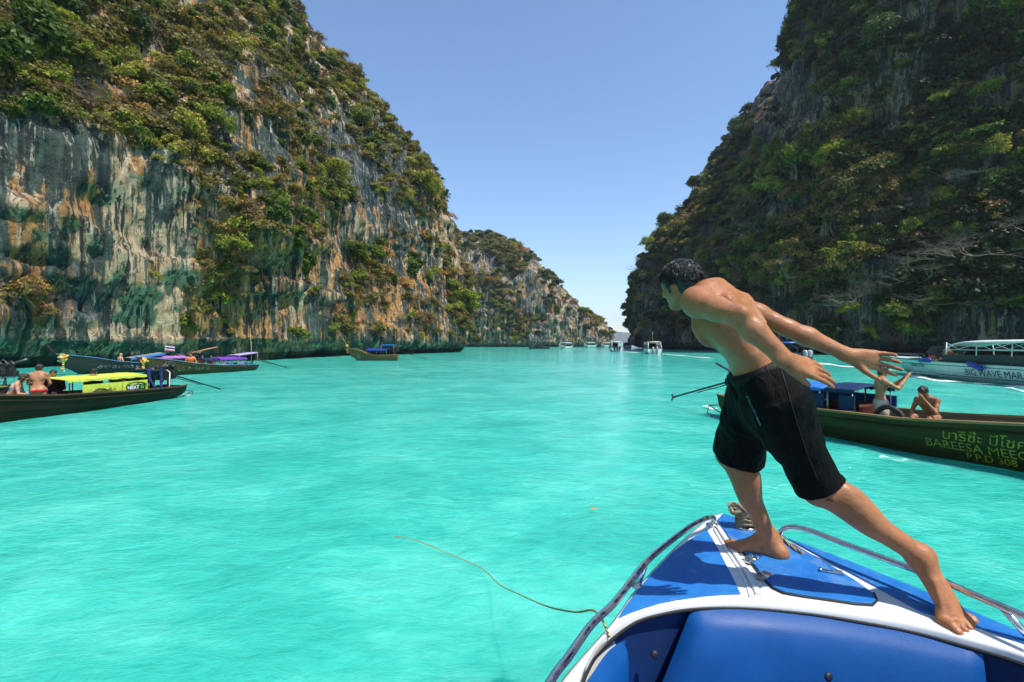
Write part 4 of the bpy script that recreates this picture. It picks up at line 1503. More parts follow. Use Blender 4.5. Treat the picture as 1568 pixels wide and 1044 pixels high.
    for q in smooth_path([(1145, 607), (1150, 620), (1157, 633), (1161, 643), (1164, 650)], 5):
        for _ in range(2):
            a_ = hit(q[0] + rr_.uniform(-1.6, 1.6), q[1] + rr_.uniform(-1, 1), .002); b_ = hit(q[0] + rr_.uniform(-2, 2), q[1] + rr_.uniform(-2, 2), .002)
            if a_ is not None and b_ is not None and (a_ - b_).length < .03 and (a_ - b_).length > .001: mb.tube([a_, b_], .0011, 4)
    if mb.v: mb.build('fly_print', paint('pale_teal_print', (.10, .36, .38), .6), sh)
    return root, J2, I


DIVER, DJ, DI = build_diver()
# ================================================================ THE BLUE AND WHITE SPEEDBOAT BOW UNDER THE MAN
def mat_gel():
    t = NT('white_gelcoat')
    n = t.noise(7, 5, .6, t.co())
    c = t.mix(t.ramp(n, [(.42, 0.0), (.75, .5)]), (.70, .70, .68), (.55, .54, .50))
    sp = t.ramp(t.noise(55, 4, .7, t.co((1, 1, 1), (4, 4, 4))), [(.66, 0.0), (.75, .55)])
    c = t.mix(sp, c, (.30, .27, .22))
    return t.done(t.bsdf(c, t.ramp(n, [(.3, .22), (.7, .42)]), 0, .5, t.bump(t.noise(90, 2, .5, t.co()), .08, .004)))


def mat_mat():
    t = NT('blue_nonskid_mat')
    n1 = t.noise(5.5, 6, .65, t.co()); n2 = t.noise(19, 5, .7, t.co((1, 1, 1), (5, 1, 0)), 1.5)
    c = t.mix(t.ramp(n1, [(.38, 0.0), (.68, 1.0)]), (.008, .125, .42), (.02, .185, .49))
    c = t.mix(t.ramp(n2, [(.56, 0.0), (.74, .42)]), c, (.10, .27, .56))
    sp = t.ramp(t.noise(140, 2, .5, t.co()), [(.70, 0.0), (.76, .5)])
    c = t.mix(sp, c, (.30, .42, .60))
    st = t.ramp(t.noise(3.1, 6, .75, t.co((1, 1, 1), (8, 3, 1)), 1.0), [(.55, 0.0), (.62, .35), (.66, 0.0)])
    c = t.mix(st, c, (.22, .34, .50))
    h = t.math('ADD', t.noise(420, 2, .5, t.co()), t.math('MULTIPLY', t.noise(60, 3, .5, t.co()), .5))
    return t.done(t.bsdf(c, .52, 0, .4, t.bump(h, .35, .004)))


def mat_vinyl():
    t = NT('blue_vinyl_cushion')
    n1 = t.noise(3.5, 5, .6, t.co())
    c = t.mix(t.ramp(n1, [(.35, 0.0), (.7, 1.0)]), (.001, .056, .22), (.002, .078, .28))
    sc = t.ramp(t.noise(34, 6, .75, t.co((1, 1, .6), (1, 2, 3))), [(.66, 0.0), (.76, .5)])
    c = t.mix(sc, c, (.02, .12, .28))
    h = t.math('ADD', t.noise(230, 2, .5, t.co()), t.math('MULTIPLY', t.noise(9, 3, .5, t.co()), 1.2))
    return t.done(t.bsdf(c, t.ramp(n1, [(.3, .42), (.7, .58)]), 0, .3, t.bump(h, .12, .006)))


def mat_steel(name='polished_steel', rough=.24):
    t = NT(name)
    n = t.noise(24, 4, .6, t.co())
    c = t.mix(t.ramp(n, [(.55, 0.0), (.75, .5)]), (.62, .62, .63), (.34, .30, .26))
    return t.done(t.bsdf(c, t.ramp(n, [(.35, rough * .7), (.7, rough * 1.9)]), 1.0, .5))


GEL, MATB, VINYL, STEEL = mat_gel(), mat_mat(), mat_vinyl(), mat_steel()
BLACKR = paint('black_rubber', (.012, .012, .013), .6, .2)


def mat_rope(name, a, b):
    t = NT(name)
    wv = t.n('ShaderNodeTexWave', {'Vector': t.co((1, 1, 1), (0, 0, 0), (.6, .6, .6)), 'Scale': 42.0, 'Distortion': 2.0})
    c = t.mix(wv.outputs['Fac'], a, b)
    return t.done(t.bsdf(c, .85, 0, .2, t.bump(wv.outputs['Fac'], .8, .006)))


ROPE = mat_rope('tan_rope', (.20, .13, .07), (.55, .42, .26))


def rope_strands(mb, pts, r, turns_per_m=34, sub=5):
    """three-strand laid rope along a path"""
    path = [Vector(p) for p in smooth_path(pts, sub)]
    L = 0.0
    acc = [0.0]
    for i in range(1, len(path)):
        L += (path[i] - path[i - 1]).length; acc.append(L)
    for s_ in range(3):
        q = []
        for i, p in enumerate(path):
            t = (path[min(i + 1, len(path) - 1)] - path[max(i - 1, 0)]).normalized()
            a = t.cross(Vector((.2, .3, .93))).normalized(); b = t.cross(a)
            th = acc[i] * turns_per_m * 2 * math.pi / 6 + s_ * 2.094
            q.append(p + (a * math.cos(th) + b * math.sin(th)) * r * .52)
        mb.tube(q, r * .58, 6)
    return mb


def build_bow():
    B = Vector((1.0, 1.0, 0))
    root = empty('speedboat', B)
    tag(root, 'blue and white speedboat bow with steel handrails and cushioned cockpit in the foreground', 'speedboat')
    off = lambda pts: [tuple(Vector((p[0], p[1], p[2] if len(p) > 2 else 0)) - B) for p in pts]
    o2 = lambda pts: [(x - B.x, y - B.y) for x, y in pts]
    left = smooth_path([(-.62, -3.5), (-.40, -1), (-.27, .1), (-.16, .7), (-.02, 1.1), (.143, 1.426), (.365, 1.741), (.519, 1.989), (.781, 2.349), (1.02, 2.65), (1.10, 2.745)], 5)
    nose = [(1.17, 2.83), (1.242, 2.872)]
    right = smooth_path([(1.30, 2.765), (1.396, 2.483), (1.54, 2.205), (1.674, 1.947), (1.775, 1.67), (1.88, 1.35), (1.98, .9), (2.03, .2), (1.95, -1), (1.65, -3.5)], 5)
    inner_f = smooth_path([(.225, 1.50), (.298, 1.628), (.45, 1.782), (.594, 1.848), (.742, 1.880), (.927, 1.880), (1.14, 1.838), (1.29, 1.786), (1.424, 1.728), (1.537, 1.648), (1.635, 1.56), (1.705, 1.42)], 5)
    inner_l = smooth_path([(-.46, -3.5), (-.24, -1), (-.12, .1), (-.01, .7), (.10, 1.15), (.225, 1.50)], 5)[:-1]
    inner_r = smooth_path([(1.70, 1.42), (1.80, .9), (1.86, .2), (1.79, -1), (1.50, -3.5)], 5)[1:]
    outer = left + nose + right
    inner = inner_l + inner_f + inner_r
    # hull shell: sheer down to the keel, flared
    ax = Vector((.117, .993, 0))
    hull = MB(); rings = []
    for z, k, bk in ((DECK - .015, 1.0, 0), (.92, .99, .02), (.6, .96, .08), (.25, .90, .18), (0, .80, .30), (-.35, .40, .55)):
        ring = []
        for x, y in outer:
            s_ = (y - 2.85)
            cx = 1.2 + .117 * s_
            fwd = max(0, (y - 1.0) / 1.9)
            ring.append((cx + (x - cx) * k - B.x, y - bk * fwd - B.y, z))
        rings.append(ring)
    hull.loft(rings, 0, False, True)
    tr = [r[0] for r in rings] + [r[-1] for r in reversed(rings)]
    hull.add(tr, [tuple(range(len(tr)))])
    hull.build('hull', GEL, root)
    # deck ring: outer edge to the cockpit edge
    dk = MB()
    n = 90

    def by_len(path, n):
        a = np.array(path); L = np.concatenate([[0], np.cumsum(np.hypot(*np.diff(a, axis=0).T))])
        t = np.linspace(0, L[-1], n)
        return np.stack([np.interp(t, L, a[:, 0]), np.interp(t, L, a[:, 1])], 1)
    # match outer and inner piecewise so quads stay tidy
    op = np.concatenate([by_len(left[:26] , 26), by_len(left[25:] + nose[:1], 30)[1:], by_len([nose[0], nose[1], right[0]], 12)[1:], by_len(right[:26], 30)[1:], by_len(right[25:], 26)[1:]])
    m = len(op)
    ip = np.concatenate([by_len(inner_l + inner_f[:1], 26), by_len(inner_f, m - 50), by_len(inner_f[-1:] + inner_r, 26)[2:]])[:m]
    if len(ip) < m: ip = np.concatenate([ip, by_len(inner_f[-1:] + inner_r, 26)[-1:]])
    strips = []
    for w_, dz in ((0, -.03), (0, -.012), (.012, 0), (.06, .002), (.5, .004), (.94, .006), (.985, .003), (1.0, -.006), (1.0, -.022)):
        strips.append([(float(a[0] + (b[0] - a[0]) * w_ - B.x), float(a[1] + (b[1] - a[1]) * w_ - B.y), DECK - .006 + dz) for a, b in zip(op, ip)])
    dk.loft(strips, 0, False, True)
    deck = dk.build('deck', GEL, root)
    # rub rail round the sheer
    mb = MB(); mb.tube(off([(x, y, DECK - .028) for x, y in outer]), .016, 8); mb.build('rub_rail', paint('grey_rub_rail', (.24, .22, .20), .45, .3), root)
    # black gasket under the cockpit lip
    mb = MB(); mb.tube(off([(x, y + .004, DECK - .034) for x, y in inner]), .009, 8); mb.build('gasket', BLACKR, root)

    # blue non-skid panels, each a mat a few millimetres proud
    D = lambda px, py: ((px - 784) / (py - HOR), F / (py - HOR))

    def panel(name, pix, mat, th=.006, zz=0.0):
        poly = [D(*p) for p in pix]
        a = sum(poly[i][0] * poly[(i + 1) % len(poly)][1] - poly[(i + 1) % len(poly)][0] * poly[i][1] for i in range(len(poly)))
        if a < 0: poly = poly[::-1]
        mb = MB(); mb.prism(o2(poly), DECK - .003 + zz, DECK + th + zz, 0)
        o = mb.build(name, mat, root)
        bv = o.modifiers.new('edge', 'BEVEL'); bv.width = .003; bv.segments = 2; bv.limit_method = 'ANGLE'; bv.angle_limit = 1.0
        return o
    panel('deck_panel', [(1082, 811), (1094, 831), (1106, 854), (1121, 883), (1134, 910), (1105, 911), (1078, 913), (1056, 916), (1035, 919), (1010, 924), (987, 931), (965, 939), (947, 947), (956, 932), (975, 906), (1000, 877), (1030, 846), (1058, 826)], MATB)
    panel('deck_panel', [(1098, 797), (1107, 787.5), (1131, 795.5), (1160, 806), (1183, 815), (1172, 823), (1128, 833), (1118, 826)], MATB)
    panel('deck_panel', [(1204, 824.5), (1240, 837), (1300, 860), (1360, 884), (1420, 908), (1490, 938), (1580, 976), (1580, 990), (1500, 962), (1440, 945), (1408, 936), (1392, 927), (1340, 898), (1270, 860), (1230, 838)], MATB)
    hatch = panel('hatch', [(1131, 837), (1150, 834), (1178, 824), (1196, 826), (1220, 838), (1262, 862), (1310, 891), (1336, 910), (1341, 921), (1335, 926.5), (1310, 925), (1270, 919), (1230, 913.5), (1200, 908), (1184, 901), (1172, 889), (1158, 871), (1144, 852)], MATB, .009)
    mb = MB()
    pts = [D(*p) for p in [(1129, 836), (1143, 853), (1157, 872), (1171, 890), (1183, 902), (1199, 909.5), (1230, 915), (1270, 920.5), (1310, 926.5), (1336, 928), (1343, 921), (1338, 909)]]
    mb.tube(off([(x, y, DECK + .004) for x, y in pts]), .0045, 6); mb.build('seal', BLACKR, hatch)
    for (px, py, rz) in ((1150, 860, .55), (1170, 885, .55)):
        x, y = D(px, py)
        mb = MB(); R = Matrix.Rotation(rz, 3, 'Z')
        c = Vector((x, y, DECK + .012)) - B
        mb.box(c + R @ Vector((.022, 0, 0)), (.019, .022, .0025), R); mb.box(c + R @ Vector((-.022, 0, -.002)), (.019, .022, .0025), R)
        mb.tube([c + R @ Vector((0, -.024, .003)), c + R @ Vector((0, .024, .003))], .0055, 8)
        for sx in (-.03, .03):
            for sy in (-.013, .013): mb.lathe([(.004, 0), (.004, .0015), (.001, .0022)], c + R @ Vector((sx, sy, .0028)), 6)
        mb.build('hinge', STEEL, hatch)
    x, y = D(1273, 880)
    mb = MB(); c = Vector((x, y, DECK + .014)) - B; R = Matrix.Rotation(-.45, 3, 'Z')
    mb.box(c, (.045, .011, .003), R, bev=.002); mb.box(c + R @ Vector((.022, 0, .006)), (.018, .006, .004), R, bev=.002); mb.tube([c + R @ Vector((-.04, -.012, .004)), c + R @ Vector((-.04, .012, .004))], .005, 6)
    mb.build('latch', STEEL, hatch)
    # raised moulding along the centre strip
    mb = MB()
    a = [D(*p) for p in [(1099, 806), (1120, 839), (1146, 880), (1162, 912)]]
    mb.tube(off([(x, y, DECK + .003) for x, y in smooth_path(a, 5)]), .014, 8, flat=.5); mb.build('moulding', GEL, root)
    mb = MB()
    a = [D(*p) for p in [(1094, 810), (1113, 842), (1138, 882), (1150, 914)]]
    mb.tube(off([(x, y, DECK + .001) for x, y in smooth_path(a, 5)]), .008, 8, flat=.5); mb.build('moulding', GEL, root)

    # handrails
    def rail(pts, posts, r=.0128):
        p = smooth_path(pts, 6)
        mb = MB(); mb.tube(off(p), r, 12)
        o = mb.build('handrail', STEEL, root)
        for (a, b) in posts:
            mb = MB(); mb.tube(off([a, b]), .0115, 10); mb.lathe([(.026, 0), (.026, .004), (.014, .010), (.0115, .014)], Vector(b) - B, 14)
            mb.build('stanchion', STEEL, o)
        return o
    rl = [(1.098, 2.655, DECK), (1.092, 2.615, DECK + .045), (1.062, 2.56, DECK + .075), (1.0, 2.51, .085 + DECK), (.865, 2.385, DECK + .085), (.61, 2.085, DECK + .086), (.495, 1.915, DECK + .087), (.36, 1.70, DECK + .087), (.256, 1.565, DECK + .087), (.163, 1.404, DECK + .087), (.108, 1.312, DECK + .087), (.0, 1.08, DECK + .087), (-.13, .68, DECK + .087), (-.22, .2, DECK + .087)]
    rail(rl, [((.545, 1.985, DECK + .085), (.515, 1.985, DECK)), ((.02, 1.12, DECK + .085), (.03, 1.12, DECK)), ((-.215, .22, DECK + .085), (-.20, .22, DECK))])
    rr = [(1.372, 2.482, DECK), (1.376, 2.463, DECK + .045), (1.392, 2.42, DECK + .078), (1.43, 2.33, .098 + DECK), (1.498, 2.148, DECK + .1), (1.612, 1.876, DECK + .1), (1.656, 1.712, DECK + .1), (1.69, 1.586, DECK + .1), (1.80, 1.25, DECK + .1), (1.90, .85, DECK + .1), (1.95, .3, DECK + .1)]
    rail(rr, [((1.672, 1.65, DECK + .098), (1.735, 1.60, DECK)), ((1.89, .9, DECK + .098), (1.92, .9, DECK))])
    for p in ((1.098, 2.655, DECK), (1.372, 2.482, DECK)):
        mb = MB(); mb.lathe([(.03, -.001), (.03, .005), (.02, .011), (.016, .014)], Vector(p) - B, 16); mb.build('rail_foot', STEEL, root)

    # mooring bollard with rope turns
    bx, by = 1.258, 2.60
    bol = empty('mooring_bollard', Vector((bx, by, DECK)) - B); bol.parent = root
    mb = MB(); mb.lathe([(.048, 0), (.048, .012), (.040, .018), (.030, .022), (.029, .128), (.032, .134), (.030, .140), (.012, .143)], (0, 0, 0), 24); mb.build('post', STEEL, bol)
    mb = MB(); mb.tube([(-.085, .012, .112), (.075, -.01, .112)], .0105, 12); mb.build('crossbar', STEEL, bol)
    mb = MB()
    coil = []
    for i in range(60):
        th = i * .42; coil.append((.043 * math.cos(th), .043 * math.sin(th), .024 + .0013 * i + .006 * math.sin(i * 1.3)))
    rope_strands(mb, coil, .0125, 34, 1)
    rope_strands(mb, [(.03, -.03, .09), (.0, -.045, .10), (-.035, -.03, .128), (-.06, .005, .13), (-.062, .034, .11), (-.04, .036, .095), (-.02, .0, .135), (-.045, -.028, .11), (-.075, -.012, .092), (-.07, .03, .124), (-.03, .045, .1)], .0125)
    rope_strands(mb, [(.043, -.01, .03), (.06, -.06, .018), (.09, -.13, .014), (.10, -.20, .013), (.098, -.29, .013), (.105, -.335, .013)], .010)
    mb.build('mooring_rope', ROPE, bol)

    # cockpit liner and cushions
    ln = MB(); LINER = paint('dark_blue_liner', (.003, .026, .12), .5, .3, 4)
    rings = [[(x - B.x, y + .03 - B.y, DECK - .03) for x, y in inner], [(x - B.x, y + .05 - B.y, .75) for x, y in inner], [(x - B.x, y + .02 - B.y, .36) for x, y in inner]]
    ln.loft(rings, 0, False, True)
    ln.build('cockpit_wall', LINER, root)
    mb = MB(); mb.prism(o2([(x, y + .02) for x, y in inner][::-1]), .30, .36); mb.build('cockpit_floor', LINER, root)

    def cushion(name, top, bot, thick, nu=40, nv=26, out=(0, -1, 0)):
        top = np.array(by_len3(smooth_path(top, 6), nu)); bot = np.array(by_len3(smooth_path(bot, 6), nu))
        mb = MB(); rings = []
        for j in range(nv):
            b = j / (nv - 1)
            bb = b
            ring = []
            for i in range(nu):
                a = i / (nu - 1)
                base_ = top[i] * (1 - bb) + bot[i] * bb
                ed = (max(0, 1 - abs(2 * a - 1) ** 9) ** .5) * (max(0, 1 - abs(2 * b - 1) ** 5) ** .5)
                puff = 1 + .10 * math.sin(a * math.pi) * math.sin(b * math.pi)
                tang = top[min(i + 1, nu - 1)] - top[max(i - 1, 0)]
                nr = np.array([tang[1], -tang[0], 0]); nr /= np.linalg.norm(nr) + 1e-9
                ring.append(tuple(base_ + (nr * .94 + np.array([0, 0, .12])) * thick * ed * puff - np.array(B)))
            rings.append(ring)
        mb.loft(rings, 0, False, True)
        o = mb.build(name, VINYL, root)
        return o

    def by_len3(path, n):
        a = np.array(path); L = np.concatenate([[0], np.cumsum(np.linalg.norm(np.diff(a, axis=0), axis=1))])
        t = np.linspace(0, L[-1], n)
        return [[np.interp(x, L, a[:, k]) for k in range(3)] for x in t]
    zt = DECK - .034
    c1 = cushion('backrest_cushion', [(.70, 1.885, zt), (.82, 1.884, zt), (1.0, 1.870, zt), (1.2, 1.824, zt), (1.36, 1.762, zt), (1.50, 1.684, zt), (1.575, 1.618, zt)],
                 [(.36, 1.74, .42), (.55, 1.74, .42), (.80, 1.73, .42), (1.05, 1.69, .42), (1.25, 1.62, .42), (1.42, 1.55, .42), (1.54, 1.49, .42)], .075)
    cushion('side_cushion', [(.10, 1.18, zt), (.17, 1.36, zt), (.25, 1.51, zt), (.33, 1.63, zt), (.40, 1.70, zt - .01)], [(.08, 1.14, .42), (.15, 1.32, .42), (.22, 1.46, .42), (.28, 1.56, .42), (.335, 1.63, .42)], .06)
    cushion('side_cushion', [(1.63, 1.50, zt), (1.68, 1.40, zt), (1.74, 1.18, zt), (1.80, .8, zt)], [(1.60, 1.42, .42), (1.66, 1.28, .42), (1.72, 1.08, .42), (1.77, .7, .42)], .05)
    for (px, py, d) in ((1268, 1036, 1.668), (1002, 1002, 1.80)):
        mb = MB(); q = P(px, py, d) - B
        mb.lathe([(.016, 0), (.016, .004), (.010, .009), (.002, .010)], (0, 0, 0), 14)
        o = mb.build('button', paint('button_vinyl', (.01, .012, .03), .5), c1)
        o.location = q; o.rotation_euler = (math.radians(84), 0, .2)
    mb = MB()
    return root


BOW = build_bow()
# ================================================================ SMALLER PEOPLE
def J_stand(h=1.68, lean=0.0, arms='down', bend=0.0):
    """faces +x, left is +y, feet at z=0"""
    k = h / 1.72
    hipz = .90 * k
    sx = math.sin(lean); sz = math.cos(lean)
    sh = np.array([.52 * sx, 0, hipz + .50 * sz]) * np.array([1, 1, 1])
    u = np.array([sx, 0, sz])
    sm = np.array([0, 0, hipz]) + u * .50 * k
    J = dict(hipL=(0, .085, hipz), hipR=(0, -.085, hipz), shL=sm + np.array([0, .175, 0]), shR=sm + np.array([0, -.175, 0]),
             knL=(.03, .10, .49 * k), knR=(.03, -.10, .49 * k), anL=(-.02, .11, .08), anR=(-.02, -.11, .08), toL=(.17, .13, .03), toR=(.17, -.13, .03),
             head=sm + u * .20 * k + np.array([.03, 0, 0]), face=(math.cos(lean * .7), 0, -math.sin(lean * .7) - .1), headup=(math.sin(lean * .7), 0, 1))
    if arms == 'down':
        J.update(elL=sm + np.array([-.04, .24, -.28]), elR=sm + np.array([-.04, -.24, -.28]), wrL=sm + np.array([.06, .24, -.53]), wrR=sm + np.array([.06, -.24, -.53]))
    elif arms == 'front':
        J.update(elL=sm + np.array([.02, .25, -.27]), elR=sm + np.array([.02, -.25, -.27]), wrL=sm + np.array([.22, .14, -.34]), wrR=sm + np.array([.22, -.14, -.34]))
    elif arms == 'phone':
        J.update(elL=sm + np.array([.24, .20, -.12]), elR=sm + np.array([.22, -.22, -.14]), wrL=sm + np.array([.40, .06, .08]), wrR=sm + np.array([.40, -.06, .08]))
    elif arms == 'reach':
        J.update(elL=sm + np.array([.06, .20, -.28]), elR=sm + np.array([.08, -.20, -.28]), wrL=sm + np.array([.16, .14, -.52]), wrR=sm + np.array([.22, -.14, -.50]))
    return J


def J_sit(lean=.15, arms='lap', head_down=.1):
    """faces +x, seat at z=0"""
    u = np.array([math.sin(lean), 0, math.cos(lean)])
    hip = np.array([0, 0, .10])
    sm = hip + u * .47
    hd = math.sin(head_down), math.cos(head_down)
    J = dict(hipL=(0, .09, .10), hipR=(0, -.09, .10), shL=sm + np.array([0, .175, 0]), shR=sm + np.array([0, -.175, 0]),
             knL=(.40, .14, .16), knR=(.40, -.14, .16), anL=(.40, .13, -.24), anR=(.40, -.13, -.24), toL=(.58, .14, -.30), toR=(.58, -.14, -.30),
             head=sm + u * .19 + np.array([.04 + .03 * hd[0], 0, 0]), face=(hd[1], 0, -hd[0]), headup=(hd[0], 0, hd[1]))
    if arms == 'lap':
        J.update(elL=sm + np.array([.05, .24, -.26]), elR=sm + np.array([.05, -.24, -.26]), wrL=sm + np.array([.26, .12, -.34]), wrR=sm + np.array([.26, -.12, -.34]))
    elif arms == 'face':
        J.update(elL=sm + np.array([.16, .22, -.24]), elR=sm + np.array([.05, -.25, -.26]), wrL=sm + np.array([.24, .06, .02]), wrR=sm + np.array([.22, -.15, -.36]))
    elif arms == 'side':
        J.update(elL=sm + np.array([.0, .28, -.24]), elR=sm + np.array([.0, -.28, -.24]), wrL=sm + np.array([.06, .30, -.46]), wrR=sm + np.array([.06, -.30, -.46]))
    return J


SKIN_L = mat_skin('tanned_skin', (.40, .20, .10), (.48, .23, .12), .5)
SKIN_P = mat_skin('fair_skin', (.50, .29, .18), (.56, .30, .20), .5)
SKIN_D = mat_skin('brown_skin', (.30, .14, .07), (.36, .17, .08), .5)


def small_person(label, loc, yaw, J, vox=.018, skin=None, woman=False, wear=(), hair=(.01, .009, .008), long_hair=False, group=None, scale=1.0):
    V, I = human(J, vox, woman)
    root = empty('person', loc, yaw)
    root.scale = (scale,) * 3
    tag(root, label, 'person', group)
    link('body', V.mesh('body'), skin or SKIN_L, root)
    hc, f, hu, hl = I['hc'], I['f'], I['hu'], I['hl']
    q = lambda x, y, z: hc + hl * x + f * y + hu * z
    A = (hl, f, hu)
    hv = max(vox * .6, .008)
    if hair is not None:
        Hv = Vol(hc - np.array([.22, .22, .5]), hc + .22, hv)
        Hv.ell(q(0, -.014, .034), (.082, .100, .086), A, .01)
        Hv.ell(q(0, -.045, -.02), (.070, .060, .070), A, .02)
        if long_hair:
            Hv.cone(q(0, -.055, 0), q(0, -.085, -.25), .07, .04, .03)
            for s_ in (-1, 1): Hv.cone(q(.06 * s_, -.02, -.02), q(.08 * s_, -.05, -.22), .035, .02, .03)
        Hv.ell(q(0, .090, -.028), (.085, .066, .080), A, .01, cut=True)
        if not long_hair: Hv.ell(q(0, .010, -.105), (.095, .080, .075), A, .01, cut=True)
        me = Hv.mesh('hair', lambda v: .008 * vnoise(v * 45, 3))
        link('hair', me, mat_hair('hair_%02d%02d' % (int(hair[0] * 100), int(hair[1] * 100)), hair), root)
    g = None
    for (kind, col) in wear:
        W_ = Vol(V.lo, V.lo + V.vox * (V.n - 1), V.vox)
        g = np.stack(np.meshgrid(*[V.lo[k] + np.arange(V.n[k]) * V.vox for k in range(3)], indexing='ij'), -1)
        t = ((g - I['pm']) @ I['u']) / I['Lt']
        if kind in ('shorts', 'trunks', 'bikini'):
            lim = {'shorts': .78, 'trunks': .55, 'bikini': .02}[kind]
            d = V.d - (.016 if kind != 'bikini' else .008)
            top = (t - (.16 if kind != 'bikini' else -.02)) * I['Lt']
            low = np.full(d.shape, 9.0)
            for sd in 'LR':
                a = J_np(J)['hip' + sd]; b = J_np(J)['kn' + sd]
                ax = nrm(b - a); L_ = np.linalg.norm(b - a)
                s_ = (g - a) @ ax - lim * L_
                r = np.sqrt((((g - a) - ((g - a) @ ax)[..., None] * ax) ** 2).sum(-1)) - .16
                low = np.minimum(low, np.maximum(s_, r))
            pel = np.maximum(np.abs(t + .08) * I['Lt'] - (.16 if kind != 'bikini' else .04), -9)
            keep = np.minimum(low if kind != 'bikini' else 9.0, pel)
            arm = np.abs((g - I['pm']) @ I['lp']) - .24
            d = np.maximum(np.maximum(np.maximum(d, top), keep), arm)
            if kind == 'bikini':
                x = (g - I['pm']) @ I['lp']
                d = np.maximum(d, (np.abs(t + .06) * I['Lt'] - .045 - 0 * x))
            W_.d = d.astype(np.float32)
            nm = {'shorts': 'shorts', 'trunks': 'swim_trunks', 'bikini': 'bikini_bottom'}[kind]
        elif kind == 'top':
            d = V.d - .009
            W_.d = np.maximum(d, np.abs(t - .66) * I['Lt'] - .05).astype(np.float32)
            W_.d = np.maximum(W_.d, (np.abs((g - I['sm']) @ I['ls']) - .15)).astype(np.float32)
            nm = 'bikini_top'
        elif kind == 'vest':
            sl = [(a, b + .045, c + .050, e) for a, b, c, e in SL_MAN]
            torso_field(W_, I['pm'], I['sm'], I['lp'], I['ls'], sl, .02)
            W_.d = np.maximum(np.maximum(W_.d, (t - 1.06) * I['Lt']), (.12 - t) * I['Lt']).astype(np.float32)
            # neck opening and front gap
            e = np.sqrt(((g - (I['sm'] + I['u'] * .06 + I['fs'] * .05)) ** 2).sum(-1)) - .085
            W_.d = np.maximum(W_.d, -e).astype(np.float32)
            nm = 'life_vest'
        elif kind == 'shirt':
            d = V.d - .016
            arms = np.minimum(np.abs(t - .5) * I['Lt'] - .32, 9)
            lat = np.abs((g - I['sm']) @ I['ls']) - .30
            away = np.minimum(np.linalg.norm(g - I['hc'], axis=-1), 9)
            W_.d = np.maximum(np.maximum(np.maximum(d, arms), lat), .16 - away).astype(np.float32)
            nm = 'shirt'
        elif kind == 'trousers':
            d = V.d - .018
            W_.d = np.maximum(d, np.maximum((t - .16) * I['Lt'], -9)).astype(np.float32)
            j = J_np(J)
            for sd in 'LR':
                W_.d = np.maximum(W_.d, .10 - np.linalg.norm(g - j['wr' + sd], axis=-1)).astype(np.float32)
                W_.d = np.maximum(W_.d, .07 - np.linalg.norm(g - j['el' + sd], axis=-1)).astype(np.float32)
            nm = 'trousers'
        c = mat_cloth('cloth_%02d_%02d_%02d' % tuple(int(x * 100) for x in col), col)
        me = W_.mesh(nm, lambda v: .006 * fbm(v * np.array([12, 12, 6]), 2, 4))
        if len(me.polygons): link(nm, me, c, root)
    return root
# ================================================================ LONG-TAIL BOATS AND SPEEDBOATS
def text_geo(s, size, offset=0.0, shear=0.0):
    c = bpy.data.curves.new('lettering', 'FONT')
    c.body = s; c.size = size; c.offset = offset; c.shear = shear; c.resolution_u = 3
    o = bpy.data.objects.new('lettering', c)
    C.objects.link(o)
    dg = bpy.context.evaluated_depsgraph_get()
    me = bpy.data.meshes.new_from_object(o.evaluated_get(dg))
    v = np.array([tuple(x.co) for x in me.vertices]); f = [tuple(p.vertices) for p in me.polygons]
    bpy.data.objects.remove(o); bpy.data.curves.remove(c); bpy.data.meshes.remove(me)
    return v, f


def lettering(s, size, fn, mat, parent, offset=0.0, shear=0.0, name='lettering'):
    """lay text on a surface: fn(u, v) -> local point"""
    v, f = text_geo(s, size, offset, shear)
    # one mesh for each word
    spans = sorted((min(v[i][0] for i in q), max(v[i][0] for i in q), k) for k, q in enumerate(f))
    words_, hi = [], -1e9
    for lo_, hi_, k in spans:
        if lo_ > hi + .17 * size: words_.append([])
        words_[-1].append(k); hi = max(hi, hi_)
    for w_ in words_:
        used = sorted({i for k in w_ for i in f[k]}); mp = {i: j for j, i in enumerate(used)}
        pts = [tuple(fn(float(v[i][0]), float(v[i][1]))) for i in used]
        me = bpy.data.meshes.new(name); me.from_pydata(pts, [], [tuple(mp[i] for i in f[k]) for k in w_]); me.update()
        o = link(name, me, mat, parent)
    return o


def wood(name, a, b, rough=.55, streak=(.08, 1, 1), dirt=.3):
    if name in _MC: return _MC[name]
    t = NT(name)
    n = t.noise(9, 6, .65, t.co(streak)); n2 = t.noise(2.2, 4, .6, t.co((.5, 1, 1), (3, 3, 3)))
    c = t.mix(t.ramp(n, [(.32, 0.0), (.68, 1.0)]), a, b)
    c = t.mix(t.math('MULTIPLY', t.ramp(n2, [(.45, 0.0), (.7, 1.0)]), dirt), c, (.02, .018, .014))
    _MC[name] = t.done(t.bsdf(c, rough, 0, .18, t.bump(n, .35, .02)))
    return _MC[name]


